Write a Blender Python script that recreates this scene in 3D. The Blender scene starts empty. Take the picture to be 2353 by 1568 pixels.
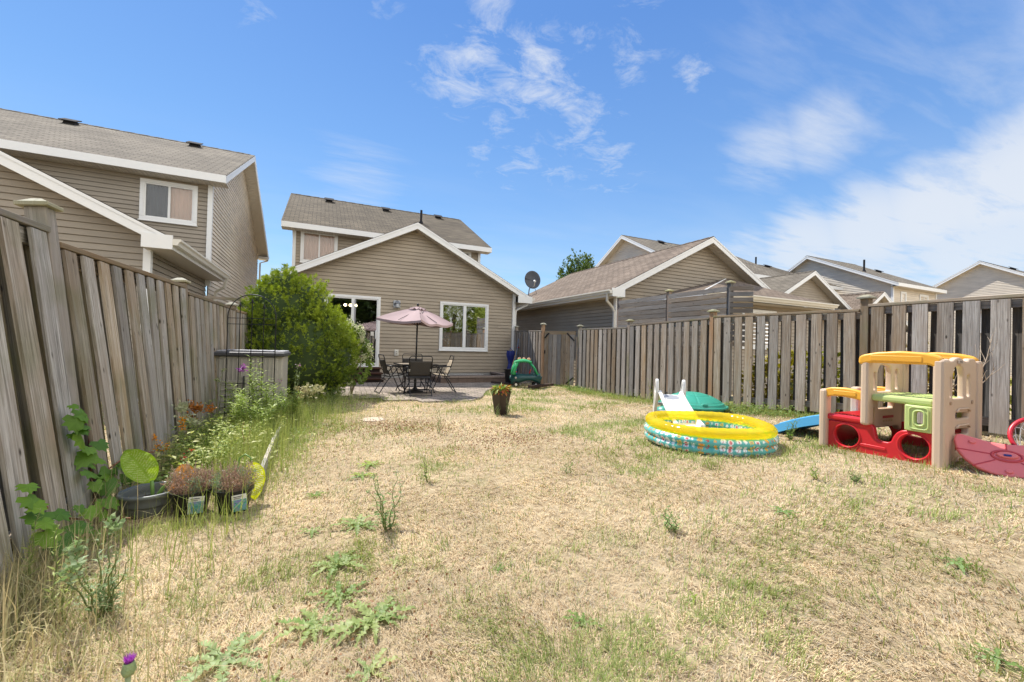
import bpy, bmesh, math, random
import numpy as np
from mathutils import Vector, Matrix
random.seed(7); RNG=np.random.default_rng(11)
sin,cos,pi,rad=math.sin,math.cos,math.pi,math.radians
scene=bpy.context.scene; COL=scene.collection

# ---------------------------------------------------------------- camera
CAMZ=1.2
yaw,pitch,roll=0.433494656,0.0101108124,0.0267476390
fw=Vector((sin(yaw)*cos(pitch),cos(yaw)*cos(pitch),sin(pitch)))
rt0=Vector((cos(yaw),-sin(yaw),0)); up0=rt0.cross(fw)
rt=rt0*cos(roll)+up0*sin(roll); up=-rt0*sin(roll)+up0*cos(roll)
cd=bpy.data.cameras.new('camera'); cam=bpy.data.objects.new('camera',cd); COL.objects.link(cam)
cam.matrix_world=Matrix(((rt.x,up.x,-fw.x,0),(rt.y,up.y,-fw.y,0),(rt.z,up.z,-fw.z,CAMZ),(0,0,0,1)))
cd.sensor_width=36; cd.lens=963.2*36/2353; cd.clip_start=0.05; cd.clip_end=2000
scene.camera=cam
def raydir(x,y): return (fw+rt*((x-1176.5)/963.2)-up*((y-784)/963.2)).normalized()

# ---------------------------------------------------------------- light
SUN_EL,SUN_AZ=56,-23.5
scene.view_settings.view_transform='Standard'; scene.view_settings.look='None'
scene.view_settings.exposure=1.05; scene.view_settings.gamma=1; scene.view_settings.use_curve_mapping=False
sl=bpy.data.lights.new('sun','SUN'); sl.energy=3.5; sl.angle=rad(0.5); sl.color=(1,.95,.87)
so=bpy.data.objects.new('sun',sl); COL.objects.link(so)
sd=Vector((sin(rad(SUN_AZ))*cos(rad(SUN_EL)),cos(rad(SUN_AZ))*cos(rad(SUN_EL)),sin(rad(SUN_EL))))
so.rotation_euler=sd.to_track_quat('Z','Y').to_euler(); so.location=(0,0,30)
w=bpy.data.worlds.new('World'); scene.world=w; w.use_nodes=True
SKYS=.11; EXPK=SKYS*2**1.1; SKYK=1.0
def world():
    nt=w.node_tree; N=nt.nodes; L=nt.links; N.clear()
    def n(t,**k):
        x=N.new(t)
        for a,b in k.items(): setattr(x,a,b)
        return x
    out=n('ShaderNodeOutputWorld'); bg=n('ShaderNodeBackground'); L.new(bg.outputs[0],out.inputs[0])
    sky=n('ShaderNodeTexSky',sky_type='NISHITA',sun_disc=False,sun_elevation=rad(SUN_EL),sun_rotation=rad(SUN_AZ)%(2*pi),altitude=100,air_density=1.0,dust_density=0.1,ozone_density=2.5)
    hs=n('ShaderNodeHueSaturation'); hs.inputs['Saturation'].default_value=1.18; hs.inputs['Hue'].default_value=.49; L.new(sky.outputs[0],hs.inputs['Color'])
    tc=n('ShaderNodeTexCoord'); sp=n('ShaderNodeSeparateXYZ'); L.new(tc.outputs['Generated'],sp.inputs[0])
    def m(op,a,b=None,c=None,clamp=False):
        x=n('ShaderNodeMath',operation=op); x.use_clamp=clamp
        for i,v in enumerate((a,b,c)):
            if v is None: continue
            if isinstance(v,(int,float)): x.inputs[i].default_value=v
            else: L.new(v,x.inputs[i])
        return x.outputs[0]
    dz=m('MAXIMUM',m('ADD',sp.outputs[2],.06),.03)
    cv=n('ShaderNodeCombineXYZ'); L.new(m('DIVIDE',sp.outputs[0],dz),cv.inputs[0]); L.new(m('DIVIDE',sp.outputs[1],dz),cv.inputs[1])
    def noise(scale,detail,rough,dist,sx=1,sy=1,rz=0,off=0):
        mp=n('ShaderNodeMapping'); mp.inputs['Scale'].default_value=(sx,sy,1); mp.inputs['Rotation'].default_value=(0,0,rz); mp.inputs['Location'].default_value=(off,off*.7,0)
        L.new(cv.outputs[0],mp.inputs[0]); t=n('ShaderNodeTexNoise'); L.new(mp.outputs[0],t.inputs['Vector'])
        t.inputs['Scale'].default_value=scale;t.inputs['Detail'].default_value=detail;t.inputs['Roughness'].default_value=rough;t.inputs['Distortion'].default_value=dist
        return t.outputs[0]
    def blob(px,py,r,soft=1.0):
        d=raydir(px,py); vm=n('ShaderNodeVectorMath',operation='DISTANCE'); L.new(tc.outputs['Generated'],vm.inputs[0]); vm.inputs[1].default_value=d
        mr=n('ShaderNodeMapRange',interpolation_type='SMOOTHSTEP'); L.new(vm.outputs['Value'],mr.inputs[0]); mr.inputs[1].default_value=r; mr.inputs[2].default_value=r*.15; mr.inputs[3].default_value=0; mr.inputs[4].default_value=soft
        return mr.outputs[0]
    def summ(l):
        s=l[0]
        for x in l[1:]: s=m('MAXIMUM',s,x)
        return s
    puffs=summ([blob(1130,40,.10,.8),blob(1110,110,.10),blob(1220,170,.16,1),blob(1300,215,.09,.9),blob(1060,190,.11,1),blob(990,150,.08,.7),blob(1350,300,.12,.85),blob(1340,85,.06,.7),blob(1440,150,.07,.8),blob(1480,55,.10,.7),blob(1590,165,.06,.8),blob(1180,370,.12,.7),blob(1400,370,.12,.75),blob(1150,280,.08,.7),blob(1280,395,.07,.75),blob(600,40,.05,.6),blob(1110,350,.06,.7),blob(890,20,.07,.5),blob(1430,240,.06,.6)])
    pn=noise(6.5,10,.68,.5,1,1.2,.3,3.1)
    pm=m('MULTIPLY',m('MULTIPLY',m('SUBTRACT',m('ADD',pn,m('MULTIPLY',puffs,.20)),.615),4.2,clamp=True),m('POWER',puffs,.7),clamp=True)
    streak=summ([blob(1760,350,.13,.66),blob(1890,300,.13,.7),blob(1980,275,.10,.5),blob(2130,280,.16,.35),blob(2290,200,.2,.45),blob(2250,290,.14,.35),blob(2380,415,.20,1),blob(2270,450,.17,1.0),blob(2140,490,.16,1),blob(2000,530,.16,.95),blob(1850,570,.15,.9),blob(1720,590,.12,.7),blob(2240,560,.2,.9),blob(2060,590,.17,.8),blob(2353,500,.2,.9),blob(1500,610,.12,.35),blob(820,430,.18,.45),blob(1850,90,.25,.3),blob(2100,150,.25,.35)])
    sn=m('ADD',m('MULTIPLY',noise(2.6,10,.62,.6,.42,1.9,.95,1.3),.75),m('MULTIPLY',noise(9,6,.6,.3,.5,1.6,.95,5.3),.25))
    sm=m('MULTIPLY',m('MULTIPLY',m('SUBTRACT',m('ADD',sn,m('MULTIPLY',streak,.46)),.60),3.4,clamp=True),streak,clamp=True)
    veil=noise(1.1,7,.55,.5,.6,1.7,.9,7.7)
    hz=n('ShaderNodeMapRange'); L.new(sp.outputs[2],hz.inputs[0]); hz.inputs[1].default_value=.42; hz.inputs[2].default_value=0; hz.inputs[3].default_value=0; hz.inputs[4].default_value=.5
    vm_=m('MULTIPLY',m('MULTIPLY',m('SUBTRACT',veil,.38),2.0,clamp=True),hz.outputs[0],clamp=True)
    tot=m('MAXIMUM',m('MAXIMUM',m('MULTIPLY',pm,.66),m('MULTIPLY',sm,.84)),vm_)
    # clear azure of the photograph blended with the physical sky
    gr=n('ShaderNodeValToRGB'); L.new(sp.outputs[2],gr.inputs[0]); e=gr.color_ramp.elements
    K=SKYK
    def cc(c): return tuple(q*K for q in c)+(1,)
    e[0].position=0; e[0].color=cc((.50,.70,.92)); e[1].position=.62; e[1].color=cc((.13,.28,.73))
    q=e.new(.12); q.color=cc((.38,.60,.91)); q=e.new(.32); q.color=cc((.225,.42,.84))
    sc=n('ShaderNodeVectorMath',operation='SCALE'); L.new(gr.outputs[0],sc.inputs[0]); sc.inputs['Scale'].default_value=1/(K*EXPK)
    mb=n('ShaderNodeMix',data_type='RGBA'); mb.inputs[0].default_value=.72; L.new(hs.outputs[0],mb.inputs[6]); L.new(sc.outputs[0],mb.inputs[7])
    # added fill light: bright cloud bank, unseen behind the camera, lifts shaded walls
    bd=n('ShaderNodeVectorMath',operation='DOT_PRODUCT'); L.new(tc.outputs['Generated'],bd.inputs[0]); bd.inputs[1].default_value=Vector((.5,-.8,.3)).normalized()
    bm=n('ShaderNodeMapRange',interpolation_type='SMOOTHSTEP'); L.new(bd.outputs['Value'],bm.inputs[0]); bm.inputs[1].default_value=.36; bm.inputs[2].default_value=.6
    bn=noise(1.0,6,.5,.4,1,1,0,4.4); bk=m('MULTIPLY',bm.outputs[0],m('MULTIPLY_ADD',bn,.8,.45),clamp=True)
    mix=n('ShaderNodeMix',data_type='RGBA'); L.new(tot,mix.inputs[0]); L.new(mb.outputs[2],mix.inputs[6]); mix.inputs[7].default_value=tuple(c/EXPK for c in(.86,.90,.96))+(1,)
    mx2=n('ShaderNodeMix',data_type='RGBA'); L.new(bk,mx2.inputs[0]); L.new(mix.outputs[2],mx2.inputs[6]); mx2.inputs[7].default_value=(9.5,9.2,8.7,1)
    L.new(mx2.outputs[2],bg.inputs[0]); bg.inputs[1].default_value=SKYS
world()

# ---------------------------------------------------------------- object helpers
def tag(o,label=None,cat=None,group=None,kind=None):
    if label: o['label']=label
    if cat: o['category']=cat
    if group: o['group']=group
    if kind: o['kind']=kind
    return o
def empty(name,loc,label,cat,group=None,rz=0):
    o=bpy.data.objects.new(name,None); COL.objects.link(o); o.location=loc; o.rotation_euler=(0,0,rz); o.empty_display_size=.1
    return tag(o,label,cat,group)
def copy_tree(o,parent=None):
    c=o.copy(); COL.objects.link(c); c.parent=parent
    if parent is not None: c.matrix_parent_inverse=o.matrix_parent_inverse.copy()
    for ch in list(o.children): copy_tree(ch,c)
    return c
def frame_between(a,b):
    a=Vector(a);b=Vector(b);d=b-a;L=d.length;d.normalize()
    return a,b,d,L
class MB:
    def __init__(s): s.v=[];s.f=[];s.uv=[];s.r=[]
    def face(s,idx,uvs=None,r=None):
        s.f.append(tuple(idx)); s.uv.append(uvs or [(0,0)]*len(idx)); s.r.append(random.random() if r is None else r)
    def poly(s,pts,uvs=None,r=None):
        b=len(s.v); s.v+= [tuple(p) for p in pts]; s.face(range(b,b+len(pts)),uvs,r)
    def box(s,c,size,R=None,r=None,ch=0,taper=None):
        hx,hy,hz=size[0]/2,size[1]/2,size[2]/2; c=Vector(c); r=random.random() if r is None else r
        ou,ov=random.random()*7,random.random()*7
        ax=max(range(3),key=lambda i:size[i])
        b=len(s.v)
        cs=[]
        for z in(-1,1):
            tp=1 if (taper is None or z<0) else taper
            for x,y in((-1,-1),(1,-1),(1,1),(-1,1)):
                p=Vector((x*hx*tp,y*hy*tp,z*hz)); cs.append(p.copy())
                if R is not None: p=R@p
                s.v.append(tuple(c+p))
        for q in((0,3,2,1),(4,5,6,7),(0,1,5,4),(1,2,6,5),(2,3,7,6),(3,0,4,7)):
            oth=[i for i in range(3) if i!=ax]
            nrm=[i for i in range(3) if len({round(cs[k][i],5) for k in q})==1]
            a=[i for i in range(3) if i!=ax and i not in nrm]; ua=a[0] if a else oth[0]
            s.face([b+k for k in q],[(cs[k][ua]+ou,cs[k][ax]+ov) for k in q],r)
        return s
    def beam(s,a,b,w,h,upv=(0,0,1),r=None):
        a,b,d,L=frame_between(a,b); u=Vector(upv); x=d.cross(u)
        if x.length<1e-5: x=d.cross(Vector((1,0,0)))
        x.normalize(); u=x.cross(d)
        R=Matrix((x,d,u)).transposed()
        return s.box((a+b)/2,(w,L,h),R,r)
    def tube(s,pts,rad_,n=8,caps=True,closed=False,r=None):
        pts=[Vector(p) for p in pts]; m=len(pts); r=random.random() if r is None else r
        rr=rad_ if isinstance(rad_,(list,tuple)) else [rad_]*m
        b=len(s.v); prev=None
        for i,p in enumerate(pts):
            if closed: t=pts[(i+1)%m]-pts[i-1]
            else: t=(pts[min(i+1,m-1)]-pts[max(i-1,0)])
            t.normalize()
            if prev is None:
                x=t.cross(Vector((0,0,1))); 
                if x.length<1e-3: x=t.cross(Vector((1,0,0)))
            else: x=prev-t*prev.dot(t)
            x.normalize(); prev=x; y=t.cross(x)
            for k in range(n):
                a=2*pi*k/n; s.v.append(tuple(p+(x*cos(a)+y*sin(a))*rr[i]))
        for i in range(m if closed else m-1):
            j=(i+1)%m
            for k in range(n):
                k2=(k+1)%n; s.face([b+i*n+k,b+i*n+k2,b+j*n+k2,b+j*n+k],[(k/n,i),((k+1)/n,i),((k+1)/n,i+1),(k/n,i+1)],r)
        if caps and not closed:
            s.face([b+k for k in range(n)][::-1],None,r); s.face([b+(m-1)*n+k for k in range(n)],None,r)
        return s
    def lathe(s,prof,n=24,c=(0,0,0),r=None,sx=1,sy=1,rot=0):
        b=len(s.v); r=random.random() if r is None else r
        for (q,z) in prof:
            for k in range(n): a=2*pi*k/n+rot; s.v.append((c[0]+q*cos(a)*sx,c[1]+q*sin(a)*sy,c[2]+z))
        for i in range(len(prof)-1):
            for k in range(n):
                k2=(k+1)%n; s.face([b+i*n+k,b+i*n+k2,b+(i+1)*n+k2,b+(i+1)*n+k],[(k/n,i),((k+1)/n,i),((k+1)/n,i+1),(k/n,i+1)],r)
        return s
    def grid(s,f,nu,nv,r=None,thick=None):
        b=len(s.v); r=random.random() if r is None else r
        for j in range(nv+1):
            for i in range(nu+1): s.v.append(tuple(f(i/nu,j/nv)))
        for j in range(nv):
            for i in range(nu):
                k=b+j*(nu+1)+i; s.face([k,k+1,k+nu+2,k+nu+1],[(i/nu,j/nv),((i+1)/nu,j/nv),((i+1)/nu,(j+1)/nv),(i/nu,(j+1)/nv)],r)
        return s
    def build(s,name,mat,parent=None,smooth=False,loc=None,bevel=0,solid=0,subsurf=0,label=None):
        me=bpy.data.meshes.new(name); me.from_pydata(s.v,[],s.f)
        uvl=me.uv_layers.new(name='UVMap'); flat=[c for f in s.uv for p in f for c in p]; uvl.data.foreach_set('uv',flat)
        at=me.attributes.new('rnd','FLOAT','FACE'); at.data.foreach_set('value',s.r)
        me.materials.append(mat); me.update()
        o=bpy.data.objects.new(name,me); COL.objects.link(o)
        if parent is not None:
            o.parent=parent
            if loc is None: # mesh given in world coordinates
                o.matrix_parent_inverse=world_of(parent).inverted()
        if loc is not None: o.location=loc
        if smooth: me.shade_smooth()
        if solid: m=o.modifiers.new('s','SOLIDIFY'); m.thickness=solid; m.offset=0
        if subsurf: m=o.modifiers.new('u','SUBSURF'); m.levels=m.render_levels=subsurf
        if bevel: m=o.modifiers.new('b','BEVEL'); m.width=bevel; m.segments=2; m.limit_method='ANGLE'; m.angle_limit=rad(40)
        if label: o['label']=label
        return o
def world_of(o):
    m=Matrix.LocRotScale(o.location,o.rotation_euler,o.scale)
    if o.parent is not None: m=world_of(o.parent)@o.matrix_parent_inverse@m
    return m
def local(o,parent):
    # mesh written in the parent's own coordinates
    o.matrix_parent_inverse=Matrix.Identity(4); return o
def panel(name,loops,th,bevel,M4,mat,parent=None,round_=0,label=None):
    cu=bpy.data.curves.new('tmp','CURVE'); cu.dimensions='2D'; cu.fill_mode='BOTH'; cu.extrude=max(th/2-bevel,1e-4); cu.bevel_depth=bevel; cu.bevel_resolution=2
    if bevel: cu.offset=-bevel
    for lp in loops:
        sp=cu.splines.new('POLY'); sp.points.add(len(lp)-1)
        for p,q in zip(sp.points,lp): p.co=(q[0],q[1],0,1)
        sp.use_cyclic_u=True
    ob=bpy.data.objects.new('tmp',cu); COL.objects.link(ob)
    dg=bpy.context.evaluated_depsgraph_get(); me=bpy.data.meshes.new_from_object(ob.evaluated_get(dg))
    bpy.data.objects.remove(ob); bpy.data.curves.remove(cu)
    me.name=name; me.transform(M4); me.materials.clear(); me.materials.append(mat); me.update()
    if M4.to_3x3().determinant()<0: me.flip_normals()
    o=bpy.data.objects.new(name,me); COL.objects.link(o)
    if parent is not None: o.parent=parent; o.matrix_parent_inverse=world_of(parent).inverted()
    if label: o['label']=label
    return o
def rr(x0,y0,x1,y1,r=.02,n=5):
    out=[]
    for cx,cy,a0 in((x1-r,y1-r,0),(x0+r,y1-r,90),(x0+r,y0+r,180),(x1-r,y0+r,270)):
        for k in range(n+1): a=rad(a0+90*k/n); out.append((cx+r*cos(a),cy+r*sin(a)))
    return out
def ell(cx,cy,rx,ry,n=28,a0=0): return [(cx+rx*cos(2*pi*k/n+a0),cy+ry*sin(2*pi*k/n+a0)) for k in range(n)]
def rnd_poly(pts,r=.015,n=4):
    out=[];m=len(pts)
    for i in range(m):
        p0,p,p1=Vector(pts[i-1]),Vector(pts[i]),Vector(pts[(i+1)%m])
        a=(p0-p);b=(p1-p); q=min(r,a.length*.45,b.length*.45); A=p+a.normalized()*q;B=p+b.normalized()*q
        for k in range(n+1):
            t=k/n; v=A*(1-t)**2+p*2*t*(1-t)+B*t*t; out.append((v.x,v.y))
    return out
MX=Matrix(((0,0,1,0),(1,0,0,0),(0,1,0,0),(0,0,0,1)))   # (u,v,n) -> (Y,Z,X)
MY=Matrix(((1,0,0,0),(0,0,-1,0),(0,1,0,0),(0,0,0,1)))  # (u,v,n) -> (X,Z,-Y)
def TX(x): return Matrix.Translation((x,0,0))@MX
def TY(y): return Matrix.Translation((0,y,0))@MY

# ---------------------------------------------------------------- materials
def nodemat(name):
    m=bpy.data.materials.new(name); m.use_nodes=True; nt=m.node_tree; p=nt.nodes['Principled BSDF']
    return m,nt,p
def NN(nt,t,**k):
    x=nt.nodes.new(t)
    for a,b in k.items(): setattr(x,a,b)
    return x
def setin(x,**k):
    for a,b in k.items(): x.inputs[a.replace('_',' ')].default_value=b
def plain(name,col,rough=.55,var=.12,scale=6,bump=0,bs=60,metal=0,spec=.5,coord='Object',dirt=0):
    m,nt,p=nodemat(name); L=nt.links
    tc=NN(nt,'ShaderNodeTexCoord'); t=NN(nt,'ShaderNodeTexNoise'); t.inputs['Scale'].default_value=scale; t.inputs['Detail'].default_value=6; t.inputs['Roughness'].default_value=.6; L.new(tc.outputs[coord],t.inputs['Vector'])
    mx=NN(nt,'ShaderNodeMix',data_type='RGBA'); L.new(t.outputs[0],mx.inputs[0])
    mx.inputs[6].default_value=tuple(c*(1-var) for c in col)+(1,); mx.inputs[7].default_value=tuple(min(1,c*(1+var)) for c in col)+(1,)
    L.new(mx.outputs[2],p.inputs['Base Color']); p.inputs['Roughness'].default_value=rough; p.inputs['Metallic'].default_value=metal; p.inputs['Specular IOR Level'].default_value=spec
    if bump:
        t2=NN(nt,'ShaderNodeTexNoise'); t2.inputs['Scale'].default_value=bs; t2.inputs['Detail'].default_value=4; L.new(tc.outputs[coord],t2.inputs['Vector'])
        b=NN(nt,'ShaderNodeBump'); b.inputs['Strength'].default_value=bump; b.inputs['Distance'].default_value=.01; L.new(t2.outputs[0],b.inputs['Height']); L.new(b.outputs[0],p.inputs['Normal'])
    return m
def wood(name,c1,c2,c3,moss=0,knots=True,rough=.85):
    """weathered board: grain runs along v of the UV map, tone changes per board"""
    m,nt,p=nodemat(name); L=nt.links
    uv=NN(nt,'ShaderNodeUVMap'); at=NN(nt,'ShaderNodeAttribute',attribute_name='rnd')
    def noise(sx,sy,det=5,ro=.6,dist=0,add=False):
        mp=NN(nt,'ShaderNodeMapping'); mp.inputs['Scale'].default_value=(sx,sy,1); L.new(uv.outputs[0],mp.inputs[0])
        t=NN(nt,'ShaderNodeTexNoise'); t.inputs['Scale'].default_value=1; t.inputs['Detail'].default_value=det; t.inputs['Roughness'].default_value=ro; t.inputs['Distortion'].default_value=dist; L.new(mp.outputs[0],t.inputs['Vector']); return t.outputs[0]
    g=noise(80,2.2,7,.7,.9); big=noise(9,1.6,3,.5,.8)
    r1=NN(nt,'ShaderNodeMapRange'); L.new(g,r1.inputs[0]); r1.inputs[1].default_value=.36; r1.inputs[2].default_value=.62
    mx=NN(nt,'ShaderNodeMix',data_type='RGBA'); L.new(r1.outputs[0],mx.inputs[0]); mx.inputs[6].default_value=c1+(1,); mx.inputs[7].default_value=c2+(1,)
    r2=NN(nt,'ShaderNodeMapRange'); L.new(big,r2.inputs[0]); r2.inputs[1].default_value=.42; r2.inputs[2].default_value=.68; r2.inputs[4].default_value=.75
    mx2=NN(nt,'ShaderNodeMix',data_type='RGBA'); L.new(r2.outputs[0],mx2.inputs[0]); L.new(mx.outputs[2],mx2.inputs[6]); mx2.inputs[7].default_value=c3+(1,)
    # per board brightness
    mr=NN(nt,'ShaderNodeMapRange'); L.new(at.outputs['Fac'],mr.inputs[0]); mr.inputs[3].default_value=.68; mr.inputs[4].default_value=1.22
    hs=NN(nt,'ShaderNodeHueSaturation'); L.new(mx2.outputs[2],hs.inputs['Color']); L.new(mr.outputs[0],hs.inputs['Value'])
    ml=NN(nt,'ShaderNodeMath',operation='MULTIPLY'); L.new(at.outputs['Fac'],ml.inputs[0]); ml.inputs[1].default_value=17.3
    fr=NN(nt,'ShaderNodeMath',operation='FRACT'); L.new(ml.outputs[0],fr.inputs[0])
    ms=NN(nt,'ShaderNodeMapRange'); L.new(fr.outputs[0],ms.inputs[0]); ms.inputs[3].default_value=.4; ms.inputs[4].default_value=1.3; L.new(ms.outputs[0],hs.inputs['Saturation'])
    colr=hs.outputs[0]
    if knots:
        mp=NN(nt,'ShaderNodeMapping'); mp.inputs['Scale'].default_value=(11,4.6,1); L.new(uv.outputs[0],mp.inputs[0])
        vo=NN(nt,'ShaderNodeTexVoronoi'); vo.inputs['Scale'].default_value=1; L.new(mp.outputs[0],vo.inputs['Vector'])
        kr=NN(nt,'ShaderNodeMapRange'); L.new(vo.outputs['Distance'],kr.inputs[0]); kr.inputs[1].default_value=.05; kr.inputs[2].default_value=.13; kr.inputs[3].default_value=1; kr.inputs[4].default_value=0
        mk=NN(nt,'ShaderNodeMix',data_type='RGBA'); L.new(kr.outputs[0],mk.inputs[0]); L.new(colr,mk.inputs[6]); mk.inputs[7].default_value=tuple(c*.35 for c in c1)+(1,); colr=mk.outputs[2]
    if moss:
        tc=NN(nt,'ShaderNodeTexCoord'); t=NN(nt,'ShaderNodeTexNoise'); t.inputs['Scale'].default_value=2.3; t.inputs['Detail'].default_value=7; L.new(tc.outputs['Object'],t.inputs['Vector'])
        mm=NN(nt,'ShaderNodeMapRange'); L.new(t.outputs[0],mm.inputs[0]); mm.inputs[1].default_value=.5; mm.inputs[2].default_value=.68; mm.inputs[4].default_value=moss
        mk=NN(nt,'ShaderNodeMix',data_type='RGBA'); L.new(mm.outputs[0],mk.inputs[0]); L.new(colr,mk.inputs[6]); mk.inputs[7].default_value=(.13,.14,.05,1); colr=mk.outputs[2]
    L.new(colr,p.inputs['Base Color']); p.inputs['Roughness'].default_value=rough; p.inputs['Specular IOR Level'].default_value=.25
    b=NN(nt,'ShaderNodeBump'); b.inputs['Strength'].default_value=.5; b.inputs['Distance'].default_value=.004; L.new(g,b.inputs['Height']); L.new(b.outputs[0],p.inputs['Normal'])
    return m
def siding_mat(name,col):
    m,nt,p=nodemat(name); L=nt.links
    at=NN(nt,'ShaderNodeAttribute',attribute_name='rnd'); tc=NN(nt,'ShaderNodeTexCoord')
    t=NN(nt,'ShaderNodeTexNoise'); mp=NN(nt,'ShaderNodeMapping'); mp.inputs['Scale'].default_value=(.8,.8,3); L.new(tc.outputs['Object'],mp.inputs[0]); L.new(mp.outputs[0],t.inputs['Vector']); t.inputs['Scale'].default_value=1.6; t.inputs['Detail'].default_value=7
    a=NN(nt,'ShaderNodeMapRange'); L.new(at.outputs['Fac'],a.inputs[0]); a.inputs[3].default_value=.95; a.inputs[4].default_value=1.05
    b=NN(nt,'ShaderNodeMapRange'); L.new(t.outputs[0],b.inputs[0]); b.inputs[1].default_value=.3;b.inputs[2].default_value=.7; b.inputs[3].default_value=.88; b.inputs[4].default_value=1.08
    mu=NN(nt,'ShaderNodeMath',operation='MULTIPLY'); L.new(a.outputs[0],mu.inputs[0]); L.new(b.outputs[0],mu.inputs[1])
    hs=NN(nt,'ShaderNodeHueSaturation'); hs.inputs['Color'].default_value=col+(1,); L.new(mu.outputs[0],hs.inputs['Value']); L.new(hs.outputs[0],p.inputs['Base Color'])
    p.inputs['Roughness'].default_value=.5; p.inputs['Specular IOR Level'].default_value=.35
    w=NN(nt,'ShaderNodeTexNoise'); mp2=NN(nt,'ShaderNodeMapping'); mp2.inputs['Scale'].default_value=(6,6,120); L.new(tc.outputs['Object'],mp2.inputs[0]); L.new(mp2.outputs[0],w.inputs['Vector']); w.inputs['Scale'].default_value=1
    bp=NN(nt,'ShaderNodeBump'); bp.inputs['Strength'].default_value=.12; bp.inputs['Distance'].default_value=.003; L.new(w.outputs[0],bp.inputs['Height']); L.new(bp.outputs[0],p.inputs['Normal'])
    return m
def shingle(name,c1,c2,dark):
    m,nt,p=nodemat(name); L=nt.links; uv=NN(nt,'ShaderNodeUVMap')
    br=NN(nt,'ShaderNodeTexBrick'); L.new(uv.outputs[0],br.inputs['Vector']); setin(br,Scale=1,Mortar_Size=.013,Mortar_Smooth=.3,Bias=0,Brick_Width=.31,Row_Height=.14)
    br.inputs['Color1'].default_value=c1+(1,); br.inputs['Color2'].default_value=c2+(1,); br.inputs['Mortar'].default_value=dark+(1,); br.offset=.5
    t=NN(nt,'ShaderNodeTexNoise'); t.inputs['Scale'].default_value=.7; t.inputs['Detail'].default_value=5; L.new(uv.outputs[0],t.inputs['Vector'])
    t2=NN(nt,'ShaderNodeTexNoise'); t2.inputs['Scale'].default_value=70; t2.inputs['Detail'].default_value=3; L.new(uv.outputs[0],t2.inputs['Vector'])
    a=NN(nt,'ShaderNodeMapRange'); L.new(t.outputs[0],a.inputs[0]); a.inputs[1].default_value=.3;a.inputs[2].default_value=.7;a.inputs[3].default_value=.78;a.inputs[4].default_value=1.15
    b=NN(nt,'ShaderNodeMapRange'); L.new(t2.outputs[0],b.inputs[0]); b.inputs[1].default_value=.3;b.inputs[2].default_value=.7;b.inputs[3].default_value=.75;b.inputs[4].default_value=1.25
    mu=NN(nt,'ShaderNodeMath',operation='MULTIPLY'); L.new(a.outputs[0],mu.inputs[0]); L.new(b.outputs[0],mu.inputs[1])
    hs=NN(nt,'ShaderNodeHueSaturation'); L.new(br.outputs[0],hs.inputs['Color']); L.new(mu.outputs[0],hs.inputs['Value']); L.new(hs.outputs[0],p.inputs['Base Color'])
    p.inputs['Roughness'].default_value=.95; p.inputs['Specular IOR Level'].default_value=.15
    # lapped courses: height falls towards each lower edge
    sp=NN(nt,'ShaderNodeSeparateXYZ'); L.new(uv.outputs[0],sp.inputs[0]); dv=NN(nt,'ShaderNodeMath',operation='DIVIDE'); L.new(sp.outputs[1],dv.inputs[0]); dv.inputs[1].default_value=.14
    fr=NN(nt,'ShaderNodeMath',operation='FRACT'); L.new(dv.outputs[0],fr.inputs[0]); sb=NN(nt,'ShaderNodeMath',operation='SUBTRACT'); sb.inputs[0].default_value=1; L.new(fr.outputs[0],sb.inputs[1])
    ad=NN(nt,'ShaderNodeMath',operation='MULTIPLY_ADD'); L.new(br.outputs['Fac'],ad.inputs[0]); ad.inputs[1].default_value=-.6; L.new(sb.outputs[0],ad.inputs[2])
    bp=NN(nt,'ShaderNodeBump'); bp.inputs['Strength'].default_value=.8; bp.inputs['Distance'].default_value=.012; L.new(ad.outputs[0],bp.inputs['Height']); L.new(bp.outputs[0],p.inputs['Normal'])
    return m
def glassmat(name,tint=(.9,.95,.93),refl=1.6,tr=True):
    m,nt,p=nodemat(name); L=nt.links; nt.nodes.remove(p); out=nt.nodes['Material Output']
    gl=NN(nt,'ShaderNodeBsdfGlossy'); gl.inputs['Roughness'].default_value=.015; tp=NN(nt,'ShaderNodeBsdfTransparent'); tp.inputs[0].default_value=tint+(1,)
    fr=NN(nt,'ShaderNodeFresnel'); fr.inputs[0].default_value=refl
    tc=NN(nt,'ShaderNodeTexCoord'); t=NN(nt,'ShaderNodeTexNoise'); t.inputs['Scale'].default_value=1.3; L.new(tc.outputs['Object'],t.inputs['Vector']); b=NN(nt,'ShaderNodeBump'); b.inputs['Strength'].default_value=.05; b.inputs['Distance'].default_value=.05; L.new(t.outputs[0],b.inputs['Height']); L.new(b.outputs[0],gl.inputs['Normal'])
    mx=NN(nt,'ShaderNodeMixShader'); L.new(fr.outputs[0],mx.inputs[0]); L.new(tp.outputs[0],mx.inputs[1]); L.new(gl.outputs[0],mx.inputs[2]); L.new(mx.outputs[0],out.inputs[0])
    return m
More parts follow.
